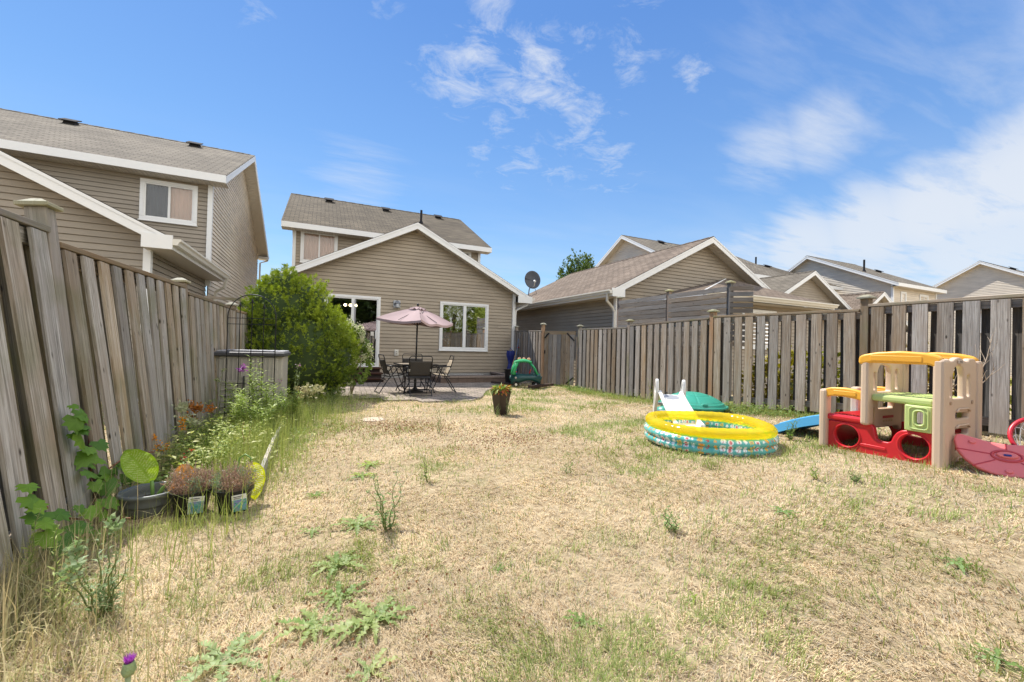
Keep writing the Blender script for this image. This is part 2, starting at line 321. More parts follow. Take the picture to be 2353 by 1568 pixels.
def leafmat(name,trans=.35,rough=.55,gain=1.0):
    """colour comes from the leaves' own 'col' attribute"""
    m,nt,p=nodemat(name); L=nt.links; out=nt.nodes['Material Output']
    at=NN(nt,'ShaderNodeAttribute',attribute_name='col'); L.new(at.outputs['Color'],p.inputs['Base Color']); p.inputs['Roughness'].default_value=rough; p.inputs['Specular IOR Level'].default_value=.3
    tl=NN(nt,'ShaderNodeBsdfTranslucent'); hs=NN(nt,'ShaderNodeHueSaturation'); hs.inputs['Saturation'].default_value=1.15; hs.inputs['Value'].default_value=1.3; L.new(at.outputs['Color'],hs.inputs['Color']); L.new(hs.outputs[0],tl.inputs[0])
    mx=NN(nt,'ShaderNodeMixShader'); mx.inputs[0].default_value=trans; L.new(p.outputs[0],mx.inputs[1]); L.new(tl.outputs[0],mx.inputs[2]); L.new(mx.outputs[0],out.inputs[0])
    return m
M={}
M['siding']=siding_mat('vinyl_siding',(.355,.295,.22)); M['siding_pale']=siding_mat('pale_vinyl_siding',(.68,.60,.485)); M['siding_grey']=siding_mat('taupe_vinyl_siding',(.325,.28,.22))
M['trim']=plain('white_trim',(.78,.78,.76),.4,.03); M['soffit']=plain('beige_soffit',(.55,.5,.42),.5,.05); M['gutter']=plain('cream_gutter',(.68,.65,.57),.35,.04)
M['roof']=shingle('grey_brown_shingles',(.095,.08,.06),(.145,.122,.09),(.033,.028,.022)); M['roof_red']=shingle('red_brown_shingles',(.155,.120,.092),(.225,.178,.138),(.055,.042,.033)); M['roof_grey']=shingle('grey_shingles',(.14,.122,.098),(.20,.176,.14),(.05,.044,.036))
M['vent']=plain('black_vent',(.03,.03,.033),.9,.2,spec=.1); M['conc']=plain('concrete',(.34,.33,.31),.9,.15,5,.4,40)
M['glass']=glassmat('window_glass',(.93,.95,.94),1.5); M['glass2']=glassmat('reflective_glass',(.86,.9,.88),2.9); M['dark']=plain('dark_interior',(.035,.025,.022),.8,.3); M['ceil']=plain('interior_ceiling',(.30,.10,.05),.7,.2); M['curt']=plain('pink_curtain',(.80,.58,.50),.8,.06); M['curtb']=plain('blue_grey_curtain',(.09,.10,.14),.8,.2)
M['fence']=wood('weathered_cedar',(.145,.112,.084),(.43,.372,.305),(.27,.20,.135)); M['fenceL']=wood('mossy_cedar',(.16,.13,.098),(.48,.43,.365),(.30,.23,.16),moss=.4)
M['fence_back']=wood('dark_cedar',(.045,.04,.036),(.17,.15,.13),(.10,.08,.062)); M['fenceL_back']=wood('mossy_dark_cedar',(.09,.075,.045),(.24,.21,.15),(.15,.12,.07),moss=.6)  # back boards in a darker tone than the front boards
M['post']=wood('post_wood',(.19,.15,.11),(.31,.26,.2),(.25,.18,.12),moss=.5,knots=False); M['postR']=wood('brown_post_wood',(.2,.13,.08),(.33,.24,.17),(.29,.17,.1),knots=False)
M['cap']=wood('post_cap_wood',(.26,.24,.15),(.40,.37,.25),(.3,.28,.15),moss=.4,knots=False); M['screen']=wood('dark_grey_wood',(.13,.105,.085),(.28,.245,.205),(.2,.155,.115)); M['step']=wood('dark_red_step_wood',(.035,.018,.013),(.075,.038,.028),(.055,.028,.02),knots=False)
M['edge']=wood('bleached_edging',(.3,.27,.22),(.5,.47,.42),(.42,.37,.3))
M['black']=plain('black_metal',(.012,.012,.014),.35,.1,metal=.3); M['sling']=plain('dark_sling_fabric',(.045,.04,.034),.85,.2,30,.3,400); M['slingtan']=plain('tan_sling_fabric',(.34,.28,.2),.85,.15,30,.3,400)
M['canopy']=plain('mauve_canopy_cloth',(.39,.285,.285),.9,.08,5); M['ttop']=plain('mottled_table_top',(.3,.25,.19),.35,.4,14)
# ---------------------------------------------------------------- ground
def sm(t): t=min(1,max(0,t)); return t*t*(3-2*t)
def G(x,y): return .4*sm((9-y)/8)*(.58*sm((x+1)/6)+.42*sm((x-4.8)/1.8))
def smn(t): t=np.clip(t,0,1); return t*t*(3-2*t)
def GN(x,y): return .4*smn((9-y)/8)*(.58*smn((x+1)/6)+.42*smn((x-4.8)/1.8))
def lawnmask_nodes():
    m,nt,p=nodemat('dry_lawn_soil'); L=nt.links
    tc=NN(nt,'ShaderNodeTexCoord')
    def ns(s,d=6,r=.6): t=NN(nt,'ShaderNodeTexNoise'); t.inputs['Scale'].default_value=s; t.inputs['Detail'].default_value=d; t.inputs['Roughness'].default_value=r; L.new(tc.outputs['Object'],t.inputs['Vector']); return t.outputs[0]
    a=ns(.55);b=ns(14,8,.7);c=ns(2.2)
    r=NN(nt,'ShaderNodeValToRGB'); L.new(b,r.inputs[0]); e=r.color_ramp.elements; e[0].position=.3; e[0].color=(.20,.145,.085,1); e[1].position=.7; e[1].color=(.52,.42,.27,1)
    mm=NN(nt,'ShaderNodeMapRange'); L.new(c,mm.inputs[0]); mm.inputs[1].default_value=.55; mm.inputs[2].default_value=.72; mm.inputs[4].default_value=.45
    mx=NN(nt,'ShaderNodeMix',data_type='RGBA'); L.new(mm.outputs[0],mx.inputs[0]); L.new(r.outputs[0],mx.inputs[6]); mx.inputs[7].default_value=(.17,.2,.07,1)
    L.new(mx.outputs[2],p.inputs['Base Color']); p.inputs['Roughness'].default_value=1; p.inputs['Specular IOR Level'].default_value=.1
    bp=NN(nt,'ShaderNodeBump'); bp.inputs['Strength'].default_value=.8; bp.inputs['Distance'].default_value=.03; L.new(b,bp.inputs['Height']); L.new(bp.outputs[0],p.inputs['Normal'])
    return m
M['soil']=lawnmask_nodes()
xs=np.concatenate([[-900,-300,-100,-40,-20,-10],np.arange(-6,10.01,.25),[12,16,24,40,80,200,500,900]]); ys=np.concatenate([[-900,-200,-60,-20,-10],np.arange(-6,16.01,.25),[20,30,60,150,400,1200]])
g=MB(); X_,Y_=np.meshgrid(xs,ys); Z_=GN(X_,Y_); g.v=[tuple(p) for p in np.stack([X_.ravel(),Y_.ravel(),Z_.ravel()],1).tolist()]
nx=len(xs)
for j in range(len(ys)-1):
    for i in range(nx-1): k=j*nx+i; g.face([k,k+1,k+nx+1,k+nx])
tag(g.build('ground',M['soil'],smooth=True),kind='structure')

def paver_mat():
    m,nt,p=nodemat('paving_stones'); L=nt.links; tc=NN(nt,'ShaderNodeTexCoord'); mp=NN(nt,'ShaderNodeMapping'); mp.inputs['Rotation'].default_value=(0,0,.06); L.new(tc.outputs['Object'],mp.inputs[0])
    nz=NN(nt,'ShaderNodeTexNoise'); nz.inputs['Scale'].default_value=1.2; L.new(mp.outputs[0],nz.inputs['Vector']); vm=NN(nt,'ShaderNodeVectorMath',operation='MULTIPLY_ADD'); L.new(nz.outputs['Color'],vm.inputs[0]); vm.inputs[1].default_value=(.06,.06,0); L.new(mp.outputs[0],vm.inputs[2])
    br=NN(nt,'ShaderNodeTexBrick'); L.new(vm.outputs[0],br.inputs['Vector']); setin(br,Scale=1,Mortar_Size=.009,Mortar_Smooth=.3,Bias=0,Brick_Width=.23,Row_Height=.145)
    br.inputs['Color1'].default_value=(.22,.18,.145,1); br.inputs['Color2'].default_value=(.36,.295,.24,1); br.inputs['Mortar'].default_value=(.05,.045,.025,1)
    t=NN(nt,'ShaderNodeTexNoise'); t.inputs['Scale'].default_value=3; t.inputs['Detail'].default_value=8; L.new(tc.outputs['Object'],t.inputs['Vector']); a=NN(nt,'ShaderNodeMapRange'); L.new(t.outputs[0],a.inputs[0]); a.inputs[1].default_value=.3;a.inputs[2].default_value=.7;a.inputs[3].default_value=.65;a.inputs[4].default_value=1.15
    hs=NN(nt,'ShaderNodeHueSaturation'); L.new(br.outputs[0],hs.inputs['Color']); L.new(a.outputs[0],hs.inputs['Value']); L.new(hs.outputs[0],p.inputs['Base Color']); p.inputs['Roughness'].default_value=.9
    b=NN(nt,'ShaderNodeBump'); b.invert=True; b.inputs['Strength'].default_value=.9; b.inputs['Distance'].default_value=.012; L.new(br.outputs['Fac'],b.inputs['Height']); L.new(b.outputs[0],p.inputs['Normal'])
    return m
M['paver']=paver_mat()
PATIO=[(-.6,13.99),(6.2,13.99),(6.1,11.9),(5.2,11.3),(4.6,10.9),(3.9,9.9),(3.35,8.75),(2.95,8.28),(1.92,8.3),(1.86,8.62),(1.25,8.7),(1.2,9.05),(.6,9.1),(-.6,9.6)]
pm_=MB(); pm_.poly([(x,y,.035) for x,y in PATIO])
for i in range(len(PATIO)):
    (a,b),(c,d)=PATIO[i],PATIO[(i+1)%len(PATIO)]; pm_.poly([(a,b,-.05),(a,b,.035),(c,d,.035),(c,d,-.05)])
tag(pm_.build('patio',M['paver']),kind='structure')

# ---------------------------------------------------------------- houses
def back_strips(mb,poly,open_,P):
    # sheathing behind the siding, cut round the openings
    z0=min(p[1] for p in poly); zt=max(p[1] for p in poly); zs=sorted({z0,zt}|{q for o in open_ for q in(o[1]-.06,o[3]+.06)}|{p[1] for p in poly})
    def span(z):
        xs=[]
        for i in range(len(poly)):
            (a,b),(c,d)=poly[i],poly[(i+1)%len(poly)]
            if (b-z)*(d-z)<=0 and abs(b-d)>1e-9: xs.append(a+(c-a)*(z-b)/(d-b))
        return min(xs),max(xs)
    for a,b in zip(zs[:-1],zs[1:]):
        if b-a<1e-4: continue
        s0=span(a+1e-5); s1=span(b-1e-5); ops=sorted([o for o in open_ if o[1]<(a+b)/2<o[3]]); cur=(s0[0],s1[0])
        for o in ops: mb.poly([P(cur[0],a,-.012),P(o[0],a,-.012),P(o[0],b,-.012),P(cur[1],b,-.012)]); cur=(o[2],o[2])
        mb.poly([P(cur[0],a,-.012),P(s0[1],a,-.012),P(s1[1],b,-.012),P(cur[1],b,-.012)])
def siding(mb,poly,org,ud,nd,open_=(),e=.114,out=.021):
    """lapped siding courses inside a convex polygon (u,z); org/ud place u, nd is the outward normal"""
    org=Vector(org);ud=Vector(ud);nd=Vector(nd)
    def span(z):
        xs=[]
        for i in range(len(poly)):
            (a,b),(c,d)=poly[i],poly[(i+1)%len(poly)]
            if (b-z)*(d-z)<=0 and abs(b-d)>1e-9: xs.append(a+(c-a)*(z-b)/(d-b))
        return (min(xs),max(xs)) if len(xs)>1 else None
    z0=min(p[1] for p in poly); zt=max(p[1] for p in poly); k=0
    P=lambda u,z,n: org+ud*u+Vector((0,0,z))+nd*n
    while z0+k*e<zt-1e-4:
        a=z0+k*e; b=min(a+e,zt-1e-3); k+=1
        s0=span(a+1e-4); s1=span(b-1e-4)
        if not s0 or not s1: continue
        cuts=[(s0[0],s1[0])]; segs=[]
        mid=(a+b)/2; lo0,lo1=s0[0],s1[0]
        ops=sorted([o for o in open_ if o[1]<mid<o[3]])
        cur=(lo0,lo1)
        for o in ops: segs.append((cur,(o[0],o[0]))); cur=(o[2],o[2])
        segs.append((cur,(s0[1],s1[1])))
        for (l,r) in segs:
            if r[0]-l[0]<.01: continue
            # split in lengths
            L=3.66; off=(k*1.37)%L; us=[l]; u=math.floor(l[0]/L)*L+off-L
            while u<r[0]-.3:
                if u>l[0]+.3 and u>l[1]+.3 and u<r[1]-.3: us.append((u,u))
                u+=L
            us.append(r)
            for p,q in zip(us[:-1],us[1:]):
                rv=random.random(); g_=.011
                mb.poly([P(p[0],a+g_,out),P(q[0],a+g_,out),P(q[1]*.95+q[0]*.05,b,.002),P(p[1]*.95+p[0]*.05,b,.002)],r=rv)
                mb.poly([P(p[0],a+g_,out),P(p[0],a+g_+.003,-.008),P(q[0],a+g_+.003,-.008),P(q[0],a+g_,out)],r=rv)
    if not open_: mb.poly([P(u,z,-.012) for u,z in poly])
    else:
        us=sorted({q for o in open_ for q in(o[0],o[2])}|{min(q[0] for q in poly),max(q[0] for q in poly)})
        back_strips(mb,poly,open_,P)
def slab(a,b,c,d,th,mat,name,parent):
    """roof sheet a-b eave, d-c ridge"""
    a,b,c,d=map(Vector,(a,b,c,d)); n=(b-a).cross(d-a).normalized(); 
    if n.z<0: n=-n
    u=(b-a).normalized(); v=n.cross(u); 
    if v.z<0: v=-v
    mb=MB(); top=[a,b,c,d]; bot=[p-n*th for p in top]; uv=lambda p:((p-a).dot(u)+50,(p-a).dot(v)+.0)
    mb.poly(top,[uv(p) for p in top]); mb.poly(bot[::-1],[uv(p) for p in bot[::-1]])
    for i in range(4):
        j=(i+1)%4; mb.poly([top[i],bot[i],bot[j],top[j]],[(0,0)]*4)
    return mb.build(name,mat,parent)
def ridge_cap(a,b,mat,parent):
    mb=MB(); a=Vector(a);b=Vector(b);d=(b-a).normalized();x=d.cross(Vector((0,0,1))).normalized();L=(b-a).length
    n=int(L/.2)
    for i in range(n):
        p=a+d*(i*.2);q=p+d*.215; zz=.012+.006*(i%2)
        for s in(-1,1): mb.poly([p+Vector((0,0,zz)),q+Vector((0,0,zz)),q+x*s*.13+Vector((0,0,zz-.065)),p+x*s*.13+Vector((0,0,zz-.065))],[(0,0),(.2,0),(.2,.13),(0,.13)])
    return mb.build('ridge_cap',mat,parent)
def gutter(a,b,out,parent,mat=None):
    a=Vector(a);b=Vector(b);o=Vector(out).normalized(); mb=MB(); Z=Vector((0,0,1))
    pr=[(0,-.005),(0,-.115),(.085,-.115),(.105,-.06),(.135,-.035),(.135,0),(.125,0),(.12,-.03),(.095,-.05),(.075,-.105),(.01,-.105),(.01,-.005)]
    for i in range(len(pr)):
        p,q=pr[i],pr[(i+1)%len(pr)]; mb.poly([a+o*p[0]+Z*p[1],b+o*p[0]+Z*p[1],b+o*q[0]+Z*q[1],a+o*q[0]+Z*q[1]])
    for e in (a,b): mb.poly([e+o*p[0]+Z*p[1] for p in pr[:6]])
    return mb.build('gutter',mat or M['gutter'],parent)
def downspout(pts,parent,mat=None):
    mb=MB()
    mb.tube(pts,.045,4); return mb.build('downspout',mat or M['trim'],parent,bevel=.006)
def window(parent,org,ud,nd,u0,z0,u1,z1,panes=2,fr=.085,back='dark',curt=None,inset=None,name='window',mull=.05,glass='glass'):
    """frame, glass panes and what stands behind the glass"""
    org=Vector(org);ud=Vector(ud);nd=Vector(nd); Z=Vector((0,0,1))
    R=Matrix((ud,nd,Z)).transposed()
    P=lambda u,n,z: org+ud*u+nd*n+Z*z
    mb=MB()
    for (a,b,c,d) in ((u0,z1-fr,u1,z1),(u0,z0,u1,z0+fr),(u0,z0+fr+.001,u0+fr,z1-fr-.001),(u1-fr,z0+fr+.001,u1,z1-fr-.001)):
        mb.box(P((a+c)/2,.02,(b+d)/2),(c-a,.055,d-b),R)
    # inner step
    s=.035; i0,i1,j0,j1=u0+fr,u1-fr,z0+fr,z1-fr
    for (a,b,c,d) in ((i0,j1-s,i1,j1),(i0,j0,i1,j0+s),(i0,j0+s,i0+s,j1-s),(i1-s,j0+s,i1,j1-s)):
        mb.box(P((a+c)/2,.008,(b+d)/2),(c-a,.045,d-b),R)
    mb.box(P((u0+u1)/2,.03,z0-.012),(u1-u0+.03,.08,.03),R)
    f=mb.build(name,M['trim'],parent,bevel=.004)
    W=(i1-i0)
    for k in range(panes):
        a=i0+W*k/panes;b=i0+W*(k+1)/panes
        if k:
            q=MB(); q.box(P(a,.014,(j0+j1)/2),(mull,.05,j1-j0-2*s-.002),R); o=q.build('mullion',M['trim'],f)
        q=MB(); q.box(P((a+b)/2,.0+.003*k,(j0+j1)/2),(b-a-.01,.006,j1-j0-.01),R); q.build('pane',M[glass],f)
        if back:
            bm_=curt[k] if curt and curt[k] else back
            q=MB()
            if bm_ in('curt','curtb'):
                wv=lambda s_,t: P(a+(b-a)*s_,-.05+.012*sin(s_*34+sin(t*3))+.005*sin(s_*71),j0+(j1-j0)*t)
                q.grid(wv,40,4); q.build('curtain',M[bm_],f,smooth=True)
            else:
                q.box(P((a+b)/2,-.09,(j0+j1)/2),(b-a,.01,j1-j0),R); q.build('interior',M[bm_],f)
    return f
def rake(a,b,parent,out,h=.2,mat=None,name='fascia'):
    """sloping white board hanging below the roof edge from a to b"""
    a=Vector(a);b=Vector(b);o=Vector(out); Z=Vector((0,0,1)); mb=MB()
    fr=[a,b,b-Z*h,a-Z*h]; bk=[p-o*.03 for p in fr]
    mb.poly(fr);mb.poly(bk[::-1])
    for i in range(4): j=(i+1)%4; mb.poly([fr[i],bk[i],bk[j],fr[j]])
    mb2=[a+o*.012+Z*.005,b+o*.012+Z*.005,b+o*.012-Z*.05,a+o*.012-Z*.05]
    mb.poly(mb2); 
    return mb.build(name,mat or M['trim'],parent)
def soffit_mat():
    m,nt,p=nodemat('grooved_soffit'); L=nt.links; tc=NN(nt,'ShaderNodeTexCoord'); uv=NN(nt,'ShaderNodeUVMap'); w=NN(nt,'ShaderNodeTexWave',wave_type='BANDS',bands_direction='X'); w.inputs['Scale'].default_value=3.3; L.new(uv.outputs[0],w.inputs['Vector'])
    p.inputs['Base Color'].default_value=(.58,.53,.45,1); p.inputs['Roughness'].default_value=.5
    b=NN(nt,'ShaderNodeBump'); b.inputs['Strength'].default_value=.8; b.inputs['Distance'].default_value=.02; L.new(w.outputs[0],b.inputs['Height']); L.new(b.outputs[0],p.inputs['Normal']); return m
M['soffit']=soffit_mat()
def sheet(pts,mat,name,parent,u=None):
    mb=MB(); pts=[Vector(p) for p in pts]; a=pts[0]; e1=(pts[1]-a).normalized(); n=e1.cross(pts[2]-a).normalized(); e2=n.cross(e1)
    uv=[((p-a).dot(e1),(p-a).dot(e2)) for p in pts]; mb.poly(pts,uv); mb.poly([p-n*.01 for p in pts][::-1],uv[::-1])
    return mb.build(name,mat,parent)
def wing(H,x0,x1,yf,yb,ze,zr,ov=.42,fo=.35,zb=-.4,sid='siding',roof='roof',opens=(),gut='both',found=None,sidewin=()):
    """low wing whose gable faces the garden; ridge runs away from us"""
    xc=(x0+x1)/2; sl=(zr-ze)/(xc-(x0-ov)); zw=ze+sl*ov
    th=.09; zc=zr-th
    z0=found if found is not None else zb
    mb=MB(); siding(mb,[(x0,z0),(x1,z0),(x1,zw-.1),(xc,zc),(x0,zw-.1)],(0,yf,0),(1,0,0),(0,-1,0),opens); mb.build('front_wall',M[sid],H)
    if found is not None:
        f=MB(); f.box(((x0+x1)/2,yf+.12,(found-.5)/2),(x1-x0,.22,found+.5)); f.box((x1-.13,(yf+yb)/2+.1,(found-.5)/2),(.22,yb-yf-.3,found+.49)); f.build('foundation',M['conc'],H)
    for xs_,s in((x0,-1),(x1,1)):
        mb=MB(); siding(mb,[(0,z0),(yb-yf,z0),(yb-yf,zw-.1),(0,zw-.1)],(xs_,yf,0),(0,1,0),(s,0,0)); mb.build('side_wall',M[sid],H)
        c=MB(); c.box((xs_+s*.005,yf-.005,(z0+zw-.1)/2),(.11,.11,zw-.1-z0)); c.build('corner_trim',M['trim'],H)
    A=(x0-ov,yf-fo,ze);B=(xc,yf-fo,zr);C=(x1+ov,yf-fo,ze); A2=(x0-ov,yb,ze);B2=(xc,yb,zr);C2=(x1+ov,yb,ze)
    r1=slab(A2,A,B,B2,th,M[roof],'roof',H); r2=slab(C,C2,B2,B,th,M[roof],'roof',H); ridge_cap(B,B2,M[roof],H)
    o=(0,-1,0); e=.002
    rake((A[0],A[1]-e,ze-.02),(B[0],B[1]-e,zr-.02),H,o); rake((B[0],B[1]-e,zr-.02),(C[0],C[1]-e,ze-.02),H,o)
    for s,xe,xw in((-1,x0-ov,x0),(1,x1+ov,x1)):
        # fascia along the eave, boxed soffit and gutter
        f=MB(); f.beam((xe,yf-fo,ze-.13),(xe,yb,ze-.13),.03,.17); f.build('fascia',M['trim'],H)
        sheet([(xe,yf-fo+.01,ze-.21),(xe,yb,ze-.21),(xw,yb,ze-.21),(xw,yf-fo+.01,ze-.21)],M['soffit'],'soffit',H)
        # boxed corner return at the gable
        b=MB(); b.box(((xe+xw)/2+s*.02,yf-fo-.016,ze-.1),(abs(xe-xw)+.02,.03,.25)); b.build('cornice_return',M['trim'],H)
        gutter((xe+s*.016,yf-fo-.02,ze-.03),(xe+s*.016,yb,ze-.03),(s,0,0),H)
    # sloping soffits under the rakes
    for (P0,P1) in((A,B),(C,B)):
        p0=Vector(P0);p1=Vector(P1); dz=Vector((0,0,-.19)); sheet([p0+dz+Vector((0,.005,0)),p1+dz+Vector((0,.005,0)),p1+dz+Vector((0,fo,0)),p0+dz+Vector((0,fo,0))],M['soffit'],'soffit',H)
    return dict(roofs=(r1,r2),zw=zw,sl=sl,xc=xc)
def upper(H,x0,x1,yf,yr,yb,ze,zr,zeb=None,zb=2.5,ov=.42,fo=.4,sid='siding',roof='roof',opens=(),sidopen=(),sidlit=None,vents=(),pipes=(),ends='both'):
    """upper storey with its ridge running across the view"""
    th=.09; zeb=ze if zeb is None else zeb
    s1=(zr-ze)/(yr-(yf-fo)); zw=ze+s1*fo; ybw=yb-fo; s2=(zr-zeb)/(yb-yr); zwb=zeb+s2*fo
    mb=MB(); siding(mb,[(x0,zb),(x1,zb),(x1,zw-.12),(x0,zw-.12)],(0,yf,0),(1,0,0),(0,-1,0),opens); mb.build('front_wall',M[sid],H)
    for xs_,s in((x0,-1),(x1,1)):
        z1=0.0
        mb=MB(); siding(mb,[(0,z1),(ybw-yf,z1),(ybw-yf,zwb-.12),(yr-yf,zr-.12),(0,zw-.12)],(xs_,yf,0),(0,1,0),(s,0,0)); mb.build('gable_wall',M[sidlit or sid],H)
        c=MB(); c.box((xs_+s*.005,yf-.005,(zb+zw-.12)/2),(.11,.11,zw-.12-zb)); c.build('corner_trim',M['trim'],H)
    xa,xb=x0-ov,x1+ov
    A=(xa,yf-fo,ze);B=(xb,yf-fo,ze);C=(xb,yr,zr);D=(xa,yr,zr);E=(xa,yb,zeb);F=(xb,yb,zeb)
    r1=slab(A,B,C,D,th,M[roof],'roof',H); r2=slab(F,E,D,C,th,M[roof],'roof',H); ridge_cap(D,C,M[roof],H)
    f=MB(); f.beam((xa,yf-fo-.016,ze-.11),(xb,yf-fo-.016,ze-.11),.03,.2); f.build('fascia',M['trim'],H)
    sheet([(xa,yf-fo,ze-.2),(xb,yf-fo,ze-.2),(xb,yf,ze-.2),(xa,yf,ze-.2)],M['soffit'],'soffit',H)
    for xe,xw,s in((xa,x0,-1),(xb,x1,1)):
        o=(s,0,0); q=s*.002
        rake((xe+q,yf-fo,ze-.02),(xe+q,yr,zr-.02),H,o); rake((xe+q,yr,zr-.02),(xe+q,yb,zeb-.02),H,o)
        for P0,P1 in(((yf-fo,ze),(yr,zr)),((yr,zr),(yb,zeb))):
            sheet([(xe,P0[0],P0[1]-.19),(xe,P1[0],P1[1]-.19),(xw,P1[0],P1[1]-.19),(xw,P0[0],P0[1]-.19)],M['soffit'],'soffit',H)
        gg=MB(); gg.box(((xe+xw)/2,yb-fo/2,zeb-.2),(abs(xe-xw),fo,.12)); gg.build('cornice_return',M['trim'],H)
    gutter((xa,yb+.01,zeb-.03),(xb,yb+.01,zeb-.03),(0,1,0),H)
    nrm=Vector((0,-s1,1)).normalized(); vv=Vector((0,1,s1)).normalized(); R=Matrix((Vector((1,0,0)),vv,nrm)).transposed()
    for (vx,t) in vents:
        p=Vector((vx,yr-t,zr-t*s1)); b=MB(); b.box(p+nrm*.05,(.3,.34,.1),R,taper=.75); b.box(p+nrm*.11,(.42,.42,.03),R); b.build('vent',M['vent'],r1,bevel=.01)
    for (vx,t,h) in pipes:
        p=Vector((vx,yr-t,zr-t*s1)); b=MB(); b.tube([p-Vector((0,0,.05)),p+Vector((0,0,h))],.055,12); b.tube([p-Vector((0,0,.05)),p+Vector((0,0,.1))],[.12,.07],12); b.build('vent_pipe',M['vent'],r1,smooth=False)
    return dict(roofs=(r1,r2),zw=zw)

# main house -----------------------------------------------------
H=empty('house',(2.85,14,0),'tan sided house straight ahead with patio doors and front gable over a paved patio','house')
door=(.21,.40,1.75,2.58); win=(3.80,1.02,5.45,2.58)
wing(H,-.82,6.5,14,18,2.97,5.12,ov=.55,opens=(door,win),found=.2)
# rooms behind the openings
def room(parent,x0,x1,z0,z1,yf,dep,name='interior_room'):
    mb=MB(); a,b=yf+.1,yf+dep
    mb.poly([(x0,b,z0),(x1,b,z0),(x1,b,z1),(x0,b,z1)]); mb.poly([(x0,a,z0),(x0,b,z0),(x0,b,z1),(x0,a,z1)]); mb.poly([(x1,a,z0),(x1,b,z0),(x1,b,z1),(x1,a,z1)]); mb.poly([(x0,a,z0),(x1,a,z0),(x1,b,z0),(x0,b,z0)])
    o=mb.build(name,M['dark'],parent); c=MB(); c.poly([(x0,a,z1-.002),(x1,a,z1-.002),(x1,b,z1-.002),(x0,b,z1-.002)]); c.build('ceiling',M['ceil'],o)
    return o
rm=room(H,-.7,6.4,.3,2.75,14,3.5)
M['bulb']=bpy.data.materials.new('lit_bulb'); M['bulb'].use_nodes=True; _p=M['bulb'].node_tree.nodes['Principled BSDF']; _p.inputs['Emission Color'].default_value=(1,.75,.45,1); _p.inputs['Emission Strength'].default_value=9
b=MB(); b.tube([(1.0,15.7,2.745),(1.0,15.7,2.5)],.012,6); b.tube([(.82,15.7,2.5),(1.18,15.7,2.5)],.012,6)
ch=b.build('ceiling_lamp',M['black'],rm)
for dx in(-.17,.0,.17):
    q=MB(); q.lathe([(0,-.05),(.04,-.03),(.05,0),(.035,.04),(0,.05)],12,(1.0+dx,15.7,2.45)); q.build('bulb',M['bulb'],ch,smooth=True)
q=MB(); q.lathe([(.0,0),(.25,0),(.28,.5),(.24,.62),(0,.64)],16,(4.1,14.9,.75)); q.build('chair_back',plain('orange_plastic',(.7,.22,.03),.5),rm,smooth=True)
# patio door
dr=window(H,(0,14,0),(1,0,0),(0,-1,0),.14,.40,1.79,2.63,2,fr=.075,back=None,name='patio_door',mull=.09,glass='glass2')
b=MB(); b.box((1.66,13.93,1.42),(.03,.03,.26)); b.box((1.66,13.90,1.42),(.02,.02,.2)); b.build('handle',M['trim'],dr,bevel=.005)
b=MB(); b.box((1.56,13.965,1.45),(.1,.02,.13)); b.build('lock_plate',M['gutter'],dr,bevel=.004)
b=MB(); b.beam((1.03,13.955,.52),(1.03,13.955,2.5),.05,.03); b.build('screen_frame',plain('grey_screen_frame',(.3,.3,.31),.4),dr)
window(H,(0,14,0),(1,0,0),(0,-1,0),3.74,.97,5.51,2.63,2,fr=.075,back=None,mull=.1,glass='glass2')
up_=upper(H,-.92,6.55,18,22.3,26.5,5.55,8.08,ov=.42,fo=.5,opens=((-.63,4.25,.52,5.32),(5.3,4.95,6.1,5.35)),vents=((.3,.5),(2.9,.6),(5.6,.45)),pipes=((4.35,2.1,.62),),zb=3.0,roof='roof')
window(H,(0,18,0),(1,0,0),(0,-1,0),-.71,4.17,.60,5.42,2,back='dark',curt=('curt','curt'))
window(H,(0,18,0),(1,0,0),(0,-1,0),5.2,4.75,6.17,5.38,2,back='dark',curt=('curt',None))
# basement window, outlet, hose bib
b=MB()
for a_,b_,c_,d_ in((3.95,.06,5.38,.12),(3.95,-.2,4.01,.06),(5.32,-.2,5.38,.06)): b.box(((a_+c_)/2,13.97,(b_+d_)/2),(c_-a_,.07,d_-b_))
b.build('basement_window',M['trim'],H)
b=MB(); b.box((2.33,13.97,.86),(.13,.04,.2)); b.box((2.33,13.945,.86),(.07,.03,.12)); b.build('outlet_box',M['gutter'],H,bevel=.006)
b=MB()
for z in(.89,.83): b.box((2.33,13.925,z),(.035,.012,.025))
b.build('outlet_socket',plain('grey_socket',(.2,.2,.2),.5),H)
downspout([(7.0,13.7,2.85),(6.95,13.8,2.7),(6.62,14.0,2.5),(6.6,14.03,2.3),(6.6,14.03,-.1)],H)

L_=empty('wall_lamp',(2.3,13.98,2.44),'small grey wall lamp with pointed hood on the siding beside the patio door','lamp')
b=MB(); b.box((2.3,13.965,2.44),(.22,.03,.24)); b.build('back_plate',plain('lamp_plate',(.45,.47,.48),.5),L_,bevel=.006)
b=MB(); b.poly([(2.2,13.8,2.45),(2.4,13.8,2.45),(2.3,13.86,2.55)]);b.poly([(2.4,13.8,2.45),(2.4,13.94,2.45),(2.3,13.94,2.56),(2.3,13.86,2.55)]);b.poly([(2.2,13.94,2.45),(2.2,13.8,2.45),(2.3,13.86,2.55),(2.3,13.94,2.56)])
lg=plain('lamp_metal',(.13,.14,.16),.4,metal=.5); b.build('hood',lg,L_,solid=.008)
b=MB(); b.lathe([(.05,-.11),(.06,-.09),(.055,0),(.05,.03)],10,(2.3,13.87,2.44)); b.build('lamp_glass',plain('frosted_glass',(.5,.52,.55),.3),L_,smooth=True)

